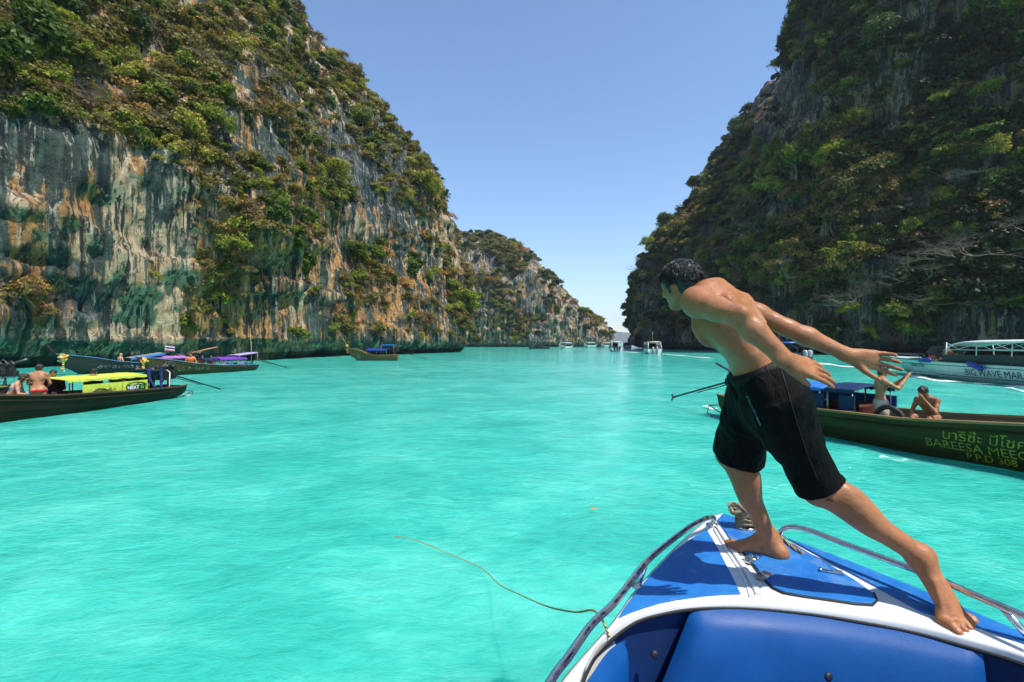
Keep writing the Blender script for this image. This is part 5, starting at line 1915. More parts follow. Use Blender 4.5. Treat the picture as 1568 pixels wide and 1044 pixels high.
class Hull:
    """long-tail hull: stern at x=0, bow at x=L, left side +y"""
    def __init__(s, L, B, zs, zm, zb, rake=1.3, draft=.28):
        s.L, s.B, s.draft, s.rake = L, B, draft, rake
        s.T = [0, .06, .2, .45, .68, .84, .94, 1.0]
        s.b = [.52, .66, .88, 1.0, .90, .58, .24, .03]
        s.s = [zs, zs - .02, zs * .6 + zm * .4 - .03, zm, zm * .72 + zb * .28, zm * .35 + zb * .65, zb * .86 + zm * .14, zb]
        s.k = [.02, -.10, -draft, -draft, -draft, -draft * .6, .02, zb * .35]

    def at(s, t):
        return np.interp(t, s.T, s.b) * s.B / 2, np.interp(t, s.T, s.s), np.interp(t, s.T, s.k)

    def y(s, x, z):
        """half breadth at length x, height z"""
        b, sh, k = s.at(x / s.L)
        w = np.clip((z - k) / max(sh - k, .05), 0, 1)
        return b * (np.interp(w, [0, .12, .35, .6, 1.0], [.03, .42, .74, .88, 1.0]))

    def x(s, t, z):
        b, sh, k = s.at(t)
        e = max(0, (t - .8) / .2)
        return t * s.L + s.rake * e * e * np.clip((z - .2) / 1.2, -.2, 1)

    def shell(s, inset=0.0, n=46, levels=(1.0, .8, .6, .35, .12, 0)):
        R = []
        for i in range(n):
            t = i / (n - 1)
            b, sh, k = s.at(t)
            half = []
            for w in levels:
                z = k + (sh - k) * w + inset * .6 * (1 - w)
                yy = max(b * np.interp(w, [0, .12, .35, .6, 1.0], [.03, .42, .74, .88, 1.0]) - inset, .004)
                half.append((float(s.x(t, z)), float(yy), float(z)))
            R.append([(x, y, z) for x, y, z in half] + [(x, -y, z) for x, y, z in half[::-1]])
        return R


METAL = paint('dull_grey_metal', (.16, .16, .165), .4, .3, 8, .8)
BLACKM = paint('greasy_black_engine', (.018, .018, .02), .42, .5, 12, .3, dirt=.4, dirtcol=(.10, .06, .03))
GARL = [paint('garland_orange', (.85, .30, .03), .8), paint('garland_yellow', (.85, .62, .06), .8), paint('garland_white', (.80, .76, .70), .8), paint('garland_red', (.62, .05, .05), .8)]


PLANKJ = paint('caulked_joint', (.006, .006, .005), .8)


def engine(parent, x, z, tail=4.2, drop=.75, yaw=0.0, handle=1.0):
    """car engine on a pivot with a long propeller shaft: built along -x behind the stern"""
    e = empty('engine', (x, 0, z)); e.rotation_euler = (0, 0, yaw); e.parent = parent
    mb = MB()
    mb.box((.18, 0, .34), (.30, .15, .16), bev=.03); mb.box((.15, 0, .55), (.24, .10, .07), bev=.02); mb.box((.50, 0, .33), (.05, .20, .20), bev=.02)
    mb.lathe([(.02, -.04), (.15, -.03), (.15, .03), (.02, .04)], (.58, 0, .36), 14, axis='x')
    mb.lathe([(.03, -.05), (.11, -.05), (.12, .0), (.09, .06), (.02, .07)], (.02, .12, .62), 12)
    mb.lathe([(.02, -.10), (.07, -.10), (.07, .10), (.02, .10)], (.26, -.19, .42), 10, axis='x')
    mb.box((-.12, 0, .28), (.10, .10, .10), bev=.02); mb.box((.1, .19, .36), (.08, .05, .10), bev=.02)
    for i in range(5): mb.box((-.02 + .09 * i, .165, .33), (.012, .03, .09))
    mb.build('engine_block', BLACKM, e)
    mb = MB()
    mb.tube([(.30, -.12, .5), (.10, -.24, .62), (-.15, -.26, .72), (-.40, -.22, .80)], .035, 8)
    mb.tube([(.1, .1, .6), (.3, .16, .72), (.45, .12, .62)], .022, 6); mb.tube([(.2, -.05, .62), (.02, -.15, .74), (-.1, -.05, .6)], .018, 6)
    mb.tube([(.0, .05, .6), (.2, .0, .80), (.40, .03, .60)], .02, 6)
    mb.build('exhaust_pipe', METAL, e)
    mb = MB(); mb.tube([(.15, 0, .22), (.12, 0, -.35)], .035, 8); mb.box((.14, 0, .16), (.26, .10, .03)); mb.tube([(.15, .1, .2), (.35, .22, -.3)], .018, 6); mb.tube([(.15, -.1, .2), (.35, -.22, -.3)], .018, 6)
    mb.build('pivot_mount', METAL, e)
    mb = MB(); mb.tube([(-.15, 0, .28), (-tail, 0, -drop)], .028, 8); mb.tube([(-.15, 0, .20), (-tail * .55, 0, .28 - (drop + .28) * .53 - .06)], .016, 6)
    mb.build('drive_shaft', BLACKM, e)
    mb = MB()
    for a in range(3):
        th = a * 2.094
        mb.box((-tail, .075 * math.cos(th), -drop + .075 * math.sin(th)), (.012, .05, .03), Matrix.Rotation(th, 3, 'X'))
    mb.build('propeller', METAL, e)
    mb = MB(); mb.tube([(.55, 0, .40), (.9, .05, .55), (.9 + handle, .12, .62)], .02, 6); mb.build('tiller', METAL, e)
    return e


def garland(parent, p, n=46, r=.16, seed=1, tail=.6):
    rng = random.Random(seed)
    g = empty('garland', p); g.parent = parent
    mbs = [MB() for _ in GARL]
    for i in range(n):
        k = rng.choice([0, 0, 0, 1, 1, 2, 3])
        th = rng.uniform(0, 6.28)
        if i < n * .72: q = Vector((rng.gauss(0, r * .35), r * math.cos(th) * rng.uniform(.1, 1), r * math.sin(th) * rng.uniform(.1, 1)))
        else: q = Vector((rng.gauss(-.02, .03), rng.gauss(0, .05), -rng.random() * tail))
        fr = r * .30 if i < n * .72 else .07
        mbs[k].lathe([(.2 * fr, -.8 * fr), (.8 * fr, -.5 * fr), (fr, 0), (.7 * fr, .55 * fr), (.15 * fr, .7 * fr)], q, 7)
    for mb, m, nm in zip(mbs, GARL, ('orange_flowers', 'yellow_flowers', 'white_flowers', 'red_ribbon')):
        if mb.v: mb.build(nm, m, g)
    return g


def longtail(label, stern, heading, L, B, zs, zm, zb, hullm, trimm, inm, group=None, rake=1.3, planks=True):
    """Empty at the stern waterline, +x to the bow"""
    root = empty('longtail_boat', (stern[0], stern[1], 0), math.atan2(heading[1], heading[0]))
    tag(root, label, 'boat', group)
    h = Hull(L, B, zs, zm, zb, rake)
    mb = MB(); R = h.shell()
    mb.loft(R, 0, False, True); mb.add(R[0], [tuple(range(len(R[0])))])
    hull = mb.build('hull', hullm, root)
    mb = MB(); R2 = h.shell(.045, levels=(1.0, .6, .3, .1))
    mb.loft([r[::-1] for r in R2], 0, False, True)
    mb.build('inner_hull', inm, root)
    for s_ in (1, -1):
        pts = [Vector((p[0], s_ * (abs(p[1]) - .012), p[2] + .012)) for p in (r[0] for r in R)]
        mb = MB()
        mb.loft([[(p.x, p.y + .038 * s_, p.z - .03), (p.x, p.y + .042 * s_, p.z + .012), (p.x, p.y - .05 * s_, p.z + .016), (p.x, p.y - .05 * s_, p.z - .03)] for p in pts], 0, True, False, True, True)
        mb.build('gunwale', trimm, root)
        mb = MB()
        mb.loft([[(p.x, s_ * (h.y(p.x if p.x < L else L, q) + .006), q), (p.x, s_ * (h.y(p.x if p.x < L else L, q) + .03), q - .02), (p.x, s_ * (h.y(p.x if p.x < L else L, q - .05) + .004), q - .05)] for p, q in ((p, p.z - .13) for p in pts[2:-8])], 0, False, False)
        mb.build('rubbing_strake', hullm, root)
    for s_ in (1, -1):
        for w_ in (.22, .42, .60):
            mb = MB()
            mb.tube([(x_, s_ * (float(h.y(x_, zz_)) + .002), zz_) for x_, zz_ in ((L * (.02 + .9 * i_ / 30), h.at(.02 + .9 * i_ / 30)[2] * (1 - w_) + h.at(.02 + .9 * i_ / 30)[1] * w_) for i_ in range(31))], .006, 4)
            mb.build('plank_seam', PLANKJ, root)
    # floor boards and thwarts
    for i in range(int(L * 1.5)):
        x = .5 + i * (L * .80) / (L * 1.5)
        z = -.06
        b = h.y(x, z) - .06
        mb = MB(); mb.box((x, 0, z), (.22, max(b, .1), .014)); mb.build('floor_board', inm, root)
    for fx in (.30, .50, .66, .78):
        x = fx * L; sh = h.at(fx)[1]
        z = sh - .16
        mb = MB(); mb.box((x, 0, z), (.11, max(h.y(x, z) - .05, .08), .018), bev=.006); mb.build('thwart', inm, root)
    return root, h


def canopy(root, h, x0, x1, z, mat, postm, w=.72, arch=.10, side=None, front=None, nposts=3, thick=.02, slope=0.0, valance=.07):
    c = empty('canopy', (0, 0, 0)); c.parent = root
    mb = MB(); rings = []
    nx = 14
    for j in range(nx):
        x = x0 + (x1 - x0) * j / (nx - 1)
        sag = .018 * math.sin(j * 2.3)
        ring = []
        for i in range(13):
            a = -1 + 2 * i / 12
            ring.append((x, a * w, z + arch * (1 - a * a) + slope * (x - x0) + sag * (1 - a * a)))
        ring += [(x, a * w, z + arch * (1 - a * a) + slope * (x - x0) - thick + sag * (1 - a * a)) for a in [1 - 2 * i / 12 for i in range(13)]]
        rings.append(ring)
    mb.loft(rings, 0, True, True, True, True)
    mb.build('roof', mat, c)
    if valance:
        for s_ in (1, -1):
            mb = MB()
            mb.loft([[(x0 + (x1 - x0) * j / 19, s_ * (w + .004), z + slope * (x1 - x0) * j / 19 + .004), (x0 + (x1 - x0) * j / 19, s_ * (w + .012), z + slope * (x1 - x0) * j / 19 - valance * (1 + .2 * math.sin(j * 1.7)))] for j in range(20)], 0, False, True)
            mb.build('valance', mat, c)
    for k in range(nposts):
        x = x0 + .06 + (x1 - x0 - .12) * k / (nposts - 1)
        for s_ in (1, -1):
            sh = h.at(x / h.L)[1]
            mb = MB(); mb.tube([(x, s_ * (w - .03), z + slope * (x - x0) - .01), (x, s_ * min(w - .03, h.y(x, sh - .05) - .04), sh - .25)], .017, 6)
            mb.build('post', postm, c)
    return c


def brush_marks(parent, fn, n, size, mat, seed=1, name='painted_marks'):
    """faded brushed signwriting too worn to read: short curved strokes"""
    rng = random.Random(seed)
    mb = MB(); u = 0.0
    for i in range(n):
        for _ in range(rng.choice((1, 2, 2))):
            a = rng.uniform(0, 6.28); pts = []
            for k in range(5):
                t = k / 4
                pts.append(fn(u + size * (.25 + .3 * math.cos(a + t * 3.2)), size * (.35 + .35 * math.sin(a + t * 3.2))))
            mb.tube(pts, size * .075, 4, flat=.3)
        u += size * rng.choice((.75, .75, .8, 1.3))
    return mb.build(name, mat, parent)


def deckz(h, x):
    return h.at(x / h.L)[1]


# ---------------------------------------------------------------- right: the green-lettered long-tail
W_GREEN = wood('dark_green_painted_planks', (.028, .026, .006), (.058, .050, .013), .5)
W_TEAKRIM = wood('varnished_gunwale', (.20, .11, .045), (.40, .25, .11), .5)
W_BROWN = wood('brown_inner_planks', (.10, .06, .035), (.24, .15, .09), .65)
W_DARK = wood('dark_tarred_planks', (.018, .010, .004), (.042, .025, .012), .6)
W_TEALH = wood('teal_painted_planks', (.010, .020, .018), (.025, .042, .036), .55)
BLUEC = mat_cloth('blue_canvas', (.03, .17, .52), .7)
NAVYC = mat_cloth('navy_canvas', (.008, .03, .09), .7)
LIMEC = mat_cloth('lime_canvas', (.55, .60, .08), .6)
PURPC = mat_cloth('purple_canvas', (.18, .05, .42), .6)
LILAC = mat_cloth('lilac_canvas', (.42, .34, .60), .6)
PINKP = mat_cloth('mauve_canvas', (.40, .16, .46), .6)
YLET = paint('yellow_green_lettering', (.36, .38, .03), .6, .5, 14, dirt=.6, dirtcol=(.05, .05, .012))
WHT = paint('white_lettering', (.75, .75, .73), .5, .2, 9)
WHTB = paint('faded_white_lettering', (.42, .46, .52), .5, .4, 12)
GREYP = paint('grey_post', (.30, .31, .32), .4, .3, 8, .5)
BLKL = paint('black_lettering', (.012, .014, .016), .5, .2)


def right_longtail():
    root, h = longtail('dark green long-tail boat with yellow-green lettering and blue canopy beside the speedboat bow', (6.30, 14.05), (.381, -.925), 11.0, 1.75, .62, .66, 1.45, W_GREEN, W_TEAKRIM, W_BROWN)
    canopy(root, h, 1.75, 3.25, 1.12, BLUEC, GREYP, .70, .06, nposts=2, slope=-.02)
    canopy(root, h, 3.30, 3.95, 1.10, NAVYC, GREYP, .68, .10, nposts=2)
    # side banner, facing the camera on the starboard side
    mb = MB(); mb.box((2.35, -.73, .84), (.62, .012, .13)); ban = mb.build('banner', mat_cloth('blue_banner', (.015, .06, .20), .6), root)
    lettering('ทัวร์ A+1 ก2', .17, lambda u, v: (1.82 + u, -.746, .775 + v), WHTB, ban, .002)
    for cx_, cw_ in ((3.18, .12), (3.80, .16)):
        mb = MB(); mb.box((cx_, -.68, .82), (cw_, .02, .16)); mb.build('side_curtain', NAVYC, root)
    mb = MB(); mb.box((3.3, .2, .62), (.5, .4, .14), bev=.05); mb.build('seat_bench', wood('maroon_bench', (.06, .012, .012), (.12, .03, .02), .6), root)
    mb = MB(); mb.box((2.9, .66, .82), (1.1, .02, .12)); mb.build('far_curtain', mat_cloth('blue_banner', (.015, .06, .20), .6), root)
    # motorbike tyres as fenders
    for (x, z) in ((4.62, .60), (2.15, .66)):
        mb = MB(); n = 22; ring = [(x + .24 * math.cos(2 * math.pi * i / n), -.70 + .02 * math.sin(i), z + .24 * math.sin(2 * math.pi * i / n)) for i in range(n + 1)]
        mb.tube(ring, .05, 8, caps=False); mb.build('tyre_fender', BLACKR, root)
    engine(root, .15, .70, 2.5, .42)
    mb = MB(); mb.tube([(-.05, -.3, .1), (-.45, -.3, .25), (-.55, -.28, .02), (-.1, -.28, -.05)], .016, 6); mb.tube([(-.05, .3, .1), (-.45, .3, .25), (-.55, .28, .02), (-.1, .28, -.05)], .016, 6); mb.tube([(-.45, -.3, .25), (-.45, .3, .25)], .016, 6)
    mb.build('boarding_ladder', METAL, root)
    side = lambda x0, z0: (lambda u, v: (x0 + u, -(float(h.y(x0 + u, z0 + v)) + .010), z0 + v))
    lettering('บารีซ๊ะ มีโชค', .235, side(5.52, .40), YLET, root, .0, .15)
    lettering('BAREESA MEECHOKE', .205, side(5.26, .225), YLET, root, .0, .0)
    lettering('P.P.D 308', .165, side(5.82, .085), YLET, root, .0)
    M = root.matrix_basis
    def at(x, y, z): return Matrix.Translation(Vector((6.30, 14.05, 0))) @ Matrix.Rotation(math.atan2(-.925, .381), 4, 'Z') @ Vector((x, y, z))
    hd = math.atan2(-.925, .381)
    small_person('shirtless man in beige shorts standing in the green boat holding a phone up', at(4.28, -.36, .04), hd + .75, J_stand(1.58, .02, 'phone'), .013, SKIN_L, wear=(('shorts', (.55, .44, .34)),))
    small_person('shirtless man in black shorts sitting hunched on the green boat gunwale', at(4.95, .10, .50), hd - 1.55, J_sit(.45, 'face', .75), .013, SKIN_D, wear=(('trunks', (.012, .012, .014)),), scale=.94)
    return root, h


RL, RLH = right_longtail()


# ---------------------------------------------------------------- left: the lime canopy long-tail
def left_longtail():
    st = (-13.10, 18.90); hd = (-.138, -.99); ang = math.atan2(hd[1], hd[0])
    root, h = longtail('dark long-tail boat with lime yellow canopy and advertising banner near the streaked cliff', st, hd, 11.0, 1.75, .46, .60, 1.55, W_DARK, wood('worn_brown_gunwale', (.06, .035, .022), (.16, .09, .05), .6), W_BROWN)
    cn = canopy(root, h, 2.05, 4.65, 1.00, LIMEC, BLACKM, .72, .07, nposts=3)
    mb = MB(); mb.box((3.15, .745, .66), (1.10, .012, .17)); ban = mb.build('banner', LIMEC, root)
    fn = lambda x0, z0: (lambda u, v: (x0 - u, .761, z0 + v))
    lettering('AIS', .16, fn(3.42, .535), mat_cloth('dark_green_print', (.03, .06, .02), .6), ban, .002)
    mb = MB(); mb.box((2.98, .760, .64), (.006, .003, .10)); mb.build('divider', BLKL, ban)
    mb = MB(); n = 30
    mb.tube([(2.50 + .36 * math.cos(i / n * 6.28), .762, .64 + .15 * math.sin(i / n * 6.28)) for i in range(n + 1)], .018, 6, caps=False, flat=.3)
    mb.tube([(2.30 + .20 * math.cos(i / n * 6.28), .764, .64 + .13 * math.sin(i / n * 6.28)) for i in range(n + 1)], .014, 6, caps=False, flat=.3); mb.build('ring_logo', BLKL, ban)
    mb = MB(); mb.box((2.50, .7595, .615), (.34, .001, .085)); mb.build('black_patch', BLKL, ban)
    lettering('NEXT', .165, fn(2.80, .555), WHT, ban, .006, -.1)
    lettering('G', .165, fn(2.32, .555), paint('green_letter', (.12, .50, .04), .5), ban, .006)
    mb = MB(); mb.tube([(3.95, .765, .60), (3.80, .766, .68), (3.62, .766, .66), (3.48, .766, .60), (3.36, .766, .70)], [.01, .05, .06, .03, .005], 8, flat=.3); mb.build('swoosh_logo', BLKL, ban)
    # shade at the stern end, dark seats under the canopy
    mb = MB(); mb.box((2.12, 0, .80), (.02, .68, .20)); mb.build('end_curtain', mat_cloth('dark_green_canvas', (.03, .05, .012), .7), root)
    mb = MB(); mb.box((3.9, 0, .40), (.5, .55, .12), bev=.04); mb.build('seat_bench', W_BROWN, root)
    mb = MB(); mb.tube([(2.2, .70, .55), (3.05, .66, .95)], .022, 6); mb.build('brace', wood('red_brown_pole', (.16, .05, .03), (.26, .09, .05)), root)
    engine(root, .30, .58, 3.6, .66, .15)
    mb = MB(); mb.tube([(.9, .5, .2), (.8, .45, 1.0)], .02, 6); mb.tube([(.8, .45, 1.0), (.75, .30, 1.08), (.8, .1, 1.0)], .018, 6); mb.build('white_handrail', paint('white_pipe', (.6, .6, .58), .4), root)
    mb = MB(); mb.tube([(-.02, .2, .0), (-.5, .25, .2), (-.55, .2, -.05), (-.05, .2, -.15)], .018, 6); mb.tube([(-.5, .25, .2), (-.5, -.25, .2)], .016, 6); mb.build('rudder_frame', METAL, root)
    at = lambda x, y, z: Matrix.Translation(Vector((st[0], st[1], 0))) @ Matrix.Rotation(ang, 4, 'Z') @ Vector((x, y, z))
    small_person('woman in a red bikini standing with her back turned in the lime canopy boat', at(5.0, .15, -.02), math.radians(112), J_stand(1.50, .06, 'front'), .014, SKIN_L, True, (('bikini', (.55, .02, .03)),), (.02, .012, .008))
    small_person('woman in a blue bikini top sitting at the edge of the lime canopy boat', at(5.42, -.30, .42), math.radians(35), J_sit(.45, 'lap', .3), .014, SKIN_P, True, (('top', (.05, .22, .45)), ('shorts', (.25, .32, .45))), (.03, .018, .01), True)
    small_person('boatman in dark blue clothes bending over at the stern of the lime canopy boat', at(1.35, .10, .10), math.radians(-30), J_stand(1.60, 1.15, 'reach'), .016, SKIN_D, False, (('shirt', (.015, .025, .10)), ('trousers', (.008, .012, .03))))
    small_person('passenger in dark clothes sitting in the shade under the lime canopy', at(3.5, .15, .42), math.radians(100), J_sit(.2, 'lap', .2), .02, SKIN_D, False, (('shirt', (.02, .02, .025)), ('shorts', (.02, .02, .03))))
    small_person('passenger in dark clothes leaning back at the front end under the lime canopy', at(4.25, -.25, .42), math.radians(-60), J_sit(.1, 'lap', .1), .02, SKIN_D, False, (('shirt', (.05, .02, .02)), ('shorts', (.02, .02, .03))))
    # a second engine of a boat lying just outside the picture
    r2, h2 = longtail('long-tail boat with black engine at the left edge behind the lime canopy boat', (-18.75, 18.2), (-.92, -.38), 9.0, 1.6, .50, .58, 1.4, W_DARK, W_TEAKRIM, W_BROWN)
    engine(r2, .1, .68, 1.6, .5, .0)


left_longtail()


# ---------------------------------------------------------------- the two moored side by side under the cliff
def moored():
    # blue trimmed boat with a garlanded prow
    bow = Vector((-29.3, 31.9)); st = Vector((-24.6, 38.2)); d = (bow - st); L = d.length; d.normalize(); ang = math.atan2(d.y, d.x)
    BLT = wood('sky_blue_gunwale', (.06, .20, .38), (.12, .33, .52), .5)
    root, h = longtail('teal long-tail boat with blue gunwale and garlanded prow under the streaked cliff', st, d, L, 1.7, .52, .62, 1.40, W_TEALH, BLT, W_BROWN, rake=.7)
    garland(root, (L + .25, 0, 1.12), 110, .27, 4, .9)
    mb = MB(); mb.tube([(L + .4, 0, 1.15), (L + .75, 0, 1.55), (L + 1.0, 0, 1.95)], [.09, .075, .05], 8); mb.build('prow_post', W_DARK, root)
    side = lambda x0, z0: (lambda u, v: (x0 - u, (float(h.y(x0 - u, z0 + v)) + .012), z0 + v))
    brush_marks(root, side(L - 1.3, .36), 14, .26, WHTB, 3)
    canopy(root, h, 1.2, 3.6, 1.02, PINKP, GREYP, .8, .12, nposts=3)
    aw = canopy(root, h, 2.7, 4.7, 1.35, mat_cloth('striped_grey_awning', (.25, .24, .26), .7), GREYP, .85, .05, nposts=2, slope=-.16)
    mb = MB()
    mb.loft([[(2.7 + 2.0 * j / 9, .866, 1.375 - .16 * 2.0 * j / 9), (2.7 + 2.0 * j / 9, .874, 1.23 - .16 * 2.0 * j / 9)] for j in range(10)], 0, False, True); mb.build('blue_edge', BLUEC, aw)
    flag = empty('flag', (2.55, .5, 1.0)); flag.parent = root
    mb = MB(); mb.tube([(0, 0, -.6), (0, 0, .95)], .015, 6); mb.build('flagpole', GREYP, flag)
    for i, (c, z0, z1) in enumerate((('red', .55, .62), ('white', .62, .69), ('blue', .69, .83), ('white', .83, .90), ('red', .90, .95))):
        m = {'red': paint('flag_red', (.55, .04, .05), .7), 'white': paint('flag_white', (.75, .73, .73), .7), 'blue': paint('flag_blue', (.04, .05, .24), .7)}[c]
        mb = MB(); mb.loft([[(-.62 * j / 10, .05 * math.sin(j * .9), z0 - .10 * j / 10), (-.62 * j / 10, .05 * math.sin(j * .9) + .004, z1 - .10 * j / 10)] for j in range(11)], 0, False, True); mb.build('stripe', m, flag)
    mb = MB(); mb.tube([(1.0, .2, 1.25), (-.2, .6, 1.6), (-.9, .8, 1.78)], [.05, .06, .04], 6); mb.build('rolled_awning', paint('orange_tarp', (.55, .20, .08), .7), root)
    engine(root, .1, .65, 3.0, .5)
    at = lambda x, y, z: Matrix.Translation(Vector((st.x, st.y, 0))) @ Matrix.Rotation(ang, 4, 'Z') @ Vector((x, y, z))
    small_person('shirtless passenger with cropped fair hair sitting in the teal boat behind its blue gunwale', at(5.15, .1, .50), math.radians(70), J_sit(.1, 'side'), .022, SKIN_P, False, (('shorts', (.10, .14, .2)),), (.30, .20, .11))
    # purple canopy boat
    bow = Vector((-22.75, 30.2)); st = Vector((-20.0, 37.6)); d = bow - st; L = d.length; d.normalize(); ang = math.atan2(d.y, d.x)
    root, h = longtail('green and brown long-tail boat with long purple canopy moored beside the cliff', st, d, L, 1.7, .46, .56, 1.25, wood('olive_painted_planks', (.035, .032, .014), (.075, .065, .028), .55), wood('pale_blue_gunwale', (.10, .24, .34), (.20, .36, .44), .5), W_BROWN, rake=.8)
    garland(root, (L + .3, .05, 1.02), 90, .20, 9, .6)
    side2 = lambda x0, z0: (lambda u, v: (x0 - u, (float(h.y(x0 - u, z0 + v)) + .012), z0 + v))
    brush_marks(root, side2(L - .8, .28), 11, .28, paint('pale_green_lettering', (.25, .42, .30), .6), 5)
    canopy(root, h, 1.35, 3.55, .98, PURPC, GREYP, .78, .10, nposts=4, valance=.10)
    canopy(root, h, 3.6, 4.6, .94, NAVYC, GREYP, .74, .10, nposts=2)
    canopy(root, h, .2, 1.9, 1.36, LILAC, GREYP, .62, .04, nposts=2, slope=-.10, valance=0)
    for i in range(5):
        mb = MB(); mb.box((1.45 + .46 * i, .79, .62), (.15, .012, .07), bev=.01); mb.build('life_vest_bundle', [PURPC, PINKP, NAVYC][i % 3], root)
    mb = MB(); mb.tube([(.55, .3, .2), (.62, .34, 1.8), (.78, .40, 3.2)], [.03, .026, .015], 8); mb.build('bamboo_pole', wood('bamboo', (.40, .28, .10), (.60, .45, .20)), root)
    engine(root, .1, .60, 3.2, .55)
    at = lambda x, y, z: Matrix.Translation(Vector((st.x, st.y, 0))) @ Matrix.Rotation(ang, 4, 'Z') @ Vector((x, y, z))
    OR = (.80, .16, .04)
    small_person('passenger in a big orange life vest sitting foremost in the purple canopy boat', at(5.05, -.10, .44), math.radians(-60), J_sit(.1, 'side'), .022, SKIN_P, False, (('vest', OR),), scale=1.15, group='passengers of the purple canopy boat')
    small_person('passenger in an orange life vest under the front edge of the purple canopy', at(4.25, -.15, .38), math.radians(-40), J_sit(.2, 'lap'), .022, SKIN_P, False, (('vest', OR),), group='passengers of the purple canopy boat')
    small_person('passenger in an orange life vest deeper under the purple canopy', at(3.55, -.15, .36), math.radians(-50), J_sit(.1, 'lap'), .022, SKIN_L, False, (('vest', OR),), group='passengers of the purple canopy boat')
    # the lone one further along the cliff
    st = Vector((-13.6, 57.6)); d = Vector((-5.35, .15)); L = d.length; d.normalize()
    root, h = longtail('small brown long-tail boat with blue canopy moored alone below the cliff', st, d, L, 1.6, .75, .62, 1.55, wood('warm_brown_planks', (.11, .06, .025), (.22, .13, .055), .5), W_TEAKRIM, W_BROWN, rake=1.0)
    canopy(root, h, 1.1, 3.6, 1.32, mat_cloth('royal_blue_canvas', (.015, .05, .30), .6), GREYP, .75, .12, nposts=3, valance=.14)
    canopy(root, h, .3, 1.9, 1.85, BLUEC, GREYP, .6, .05, nposts=2, valance=0)
    mb = MB(); mb.tube([(L + .5, 0, 1.35), (L + .9, 0, 1.9), (L + 1.05, 0, 2.4)], [.10, .08, .05], 8); mb.build('prow_post', wood('warm_brown_planks', (.1, .06, .03), (.2, .1, .05)), root)
    garland(root, (L + .75, 0, 1.75), 30, .18, 12, .9)
    brush_marks(root, lambda u, v: (L - .75 - u, (float(h.y(max(L - .75 - u, 0), .38 + v)) + .012), .38 + v), 2, .5, paint('sea_green_paint', (.08, .36, .34), .6), 8)
    engine(root, .1, .95, 3.6, .75)


moored()


# ---------------------------------------------------------------- speedboats
class SHull:
    def __init__(s, L, B, zs, zb, rake=2.2):
        s.L, s.B, s.rake = L, B, rake
        s.T = [0, .3, .55, .72, .86, .95, 1.0]
        s.b = [.94, 1.0, .98, .86, .58, .28, .03]
        s.zs, s.zb = zs, zb

    def at(s, t):
        sh = s.zs + (s.zb - s.zs) * t ** 1.8
        k = np.interp(t, [0, .6, .85, 1], [-.35, -.35, -.1, sh * .55])
        return np.interp(t, s.T, s.b) * s.B / 2, sh, k

    def y(s, x, z):
        b, sh, k = s.at(np.clip(x / s.L, 0, 1))
        w = np.clip((z - k) / max(sh - k, .05), 0, 1)
        fl = np.clip((x / s.L - .5) / .5, 0, 1)
        lo = np.interp(w, [0, .2, .45, 1.0], [.04, .62, .88, 1.0]); hi = np.interp(w, [0, .2, .45, 1.0], [.02, .25, .52, 1.0])
        return b * (lo * (1 - fl) + hi * fl)

    def ring(s, t, lev):
        b, sh, k = s.at(t)
        e = max(0, (t - .75) / .25)
        out = []
        for w in lev:
            z = k + (sh - k) * w
            out.append((t * s.L - s.rake * e * e * (1 - w) * .6, float(s.y(t * s.L, z)), float(z)))
        return [(x, y, z) for x, y, z in out] + [(x, -y, z) for x, y, z in out[::-1]]


def outboard(parent, y, col, z=.35):
    e = empty('outboard_motor', (-.25, y, z)); e.parent = parent
    mb = MB()
    rings = []
    for zz, a, b, ox in ((.30, .13, .10, 0), (.36, .25, .17, -.02), (.60, .29, .19, -.03), (.85, .27, .18, -.02), (.98, .19, .13, .0), (1.02, .06, .05, .0)):
        rings.append([(ox + a * math.cos(i * .5236), b * math.sin(i * .5236), zz) for i in range(12)])
    mb.loft(rings, 0, True, True, True, True); mb.build('cowling', col, e)
    mb = MB(); mb.box((0, 0, .05), (.12, .06, .28), bev=.03); mb.box((.0, 0, -.28), (.20, .05, .05), bev=.02); mb.box((.16, 0, .12), (.08, .12, .10), bev=.02); mb.build('leg', METAL, e)
    return e


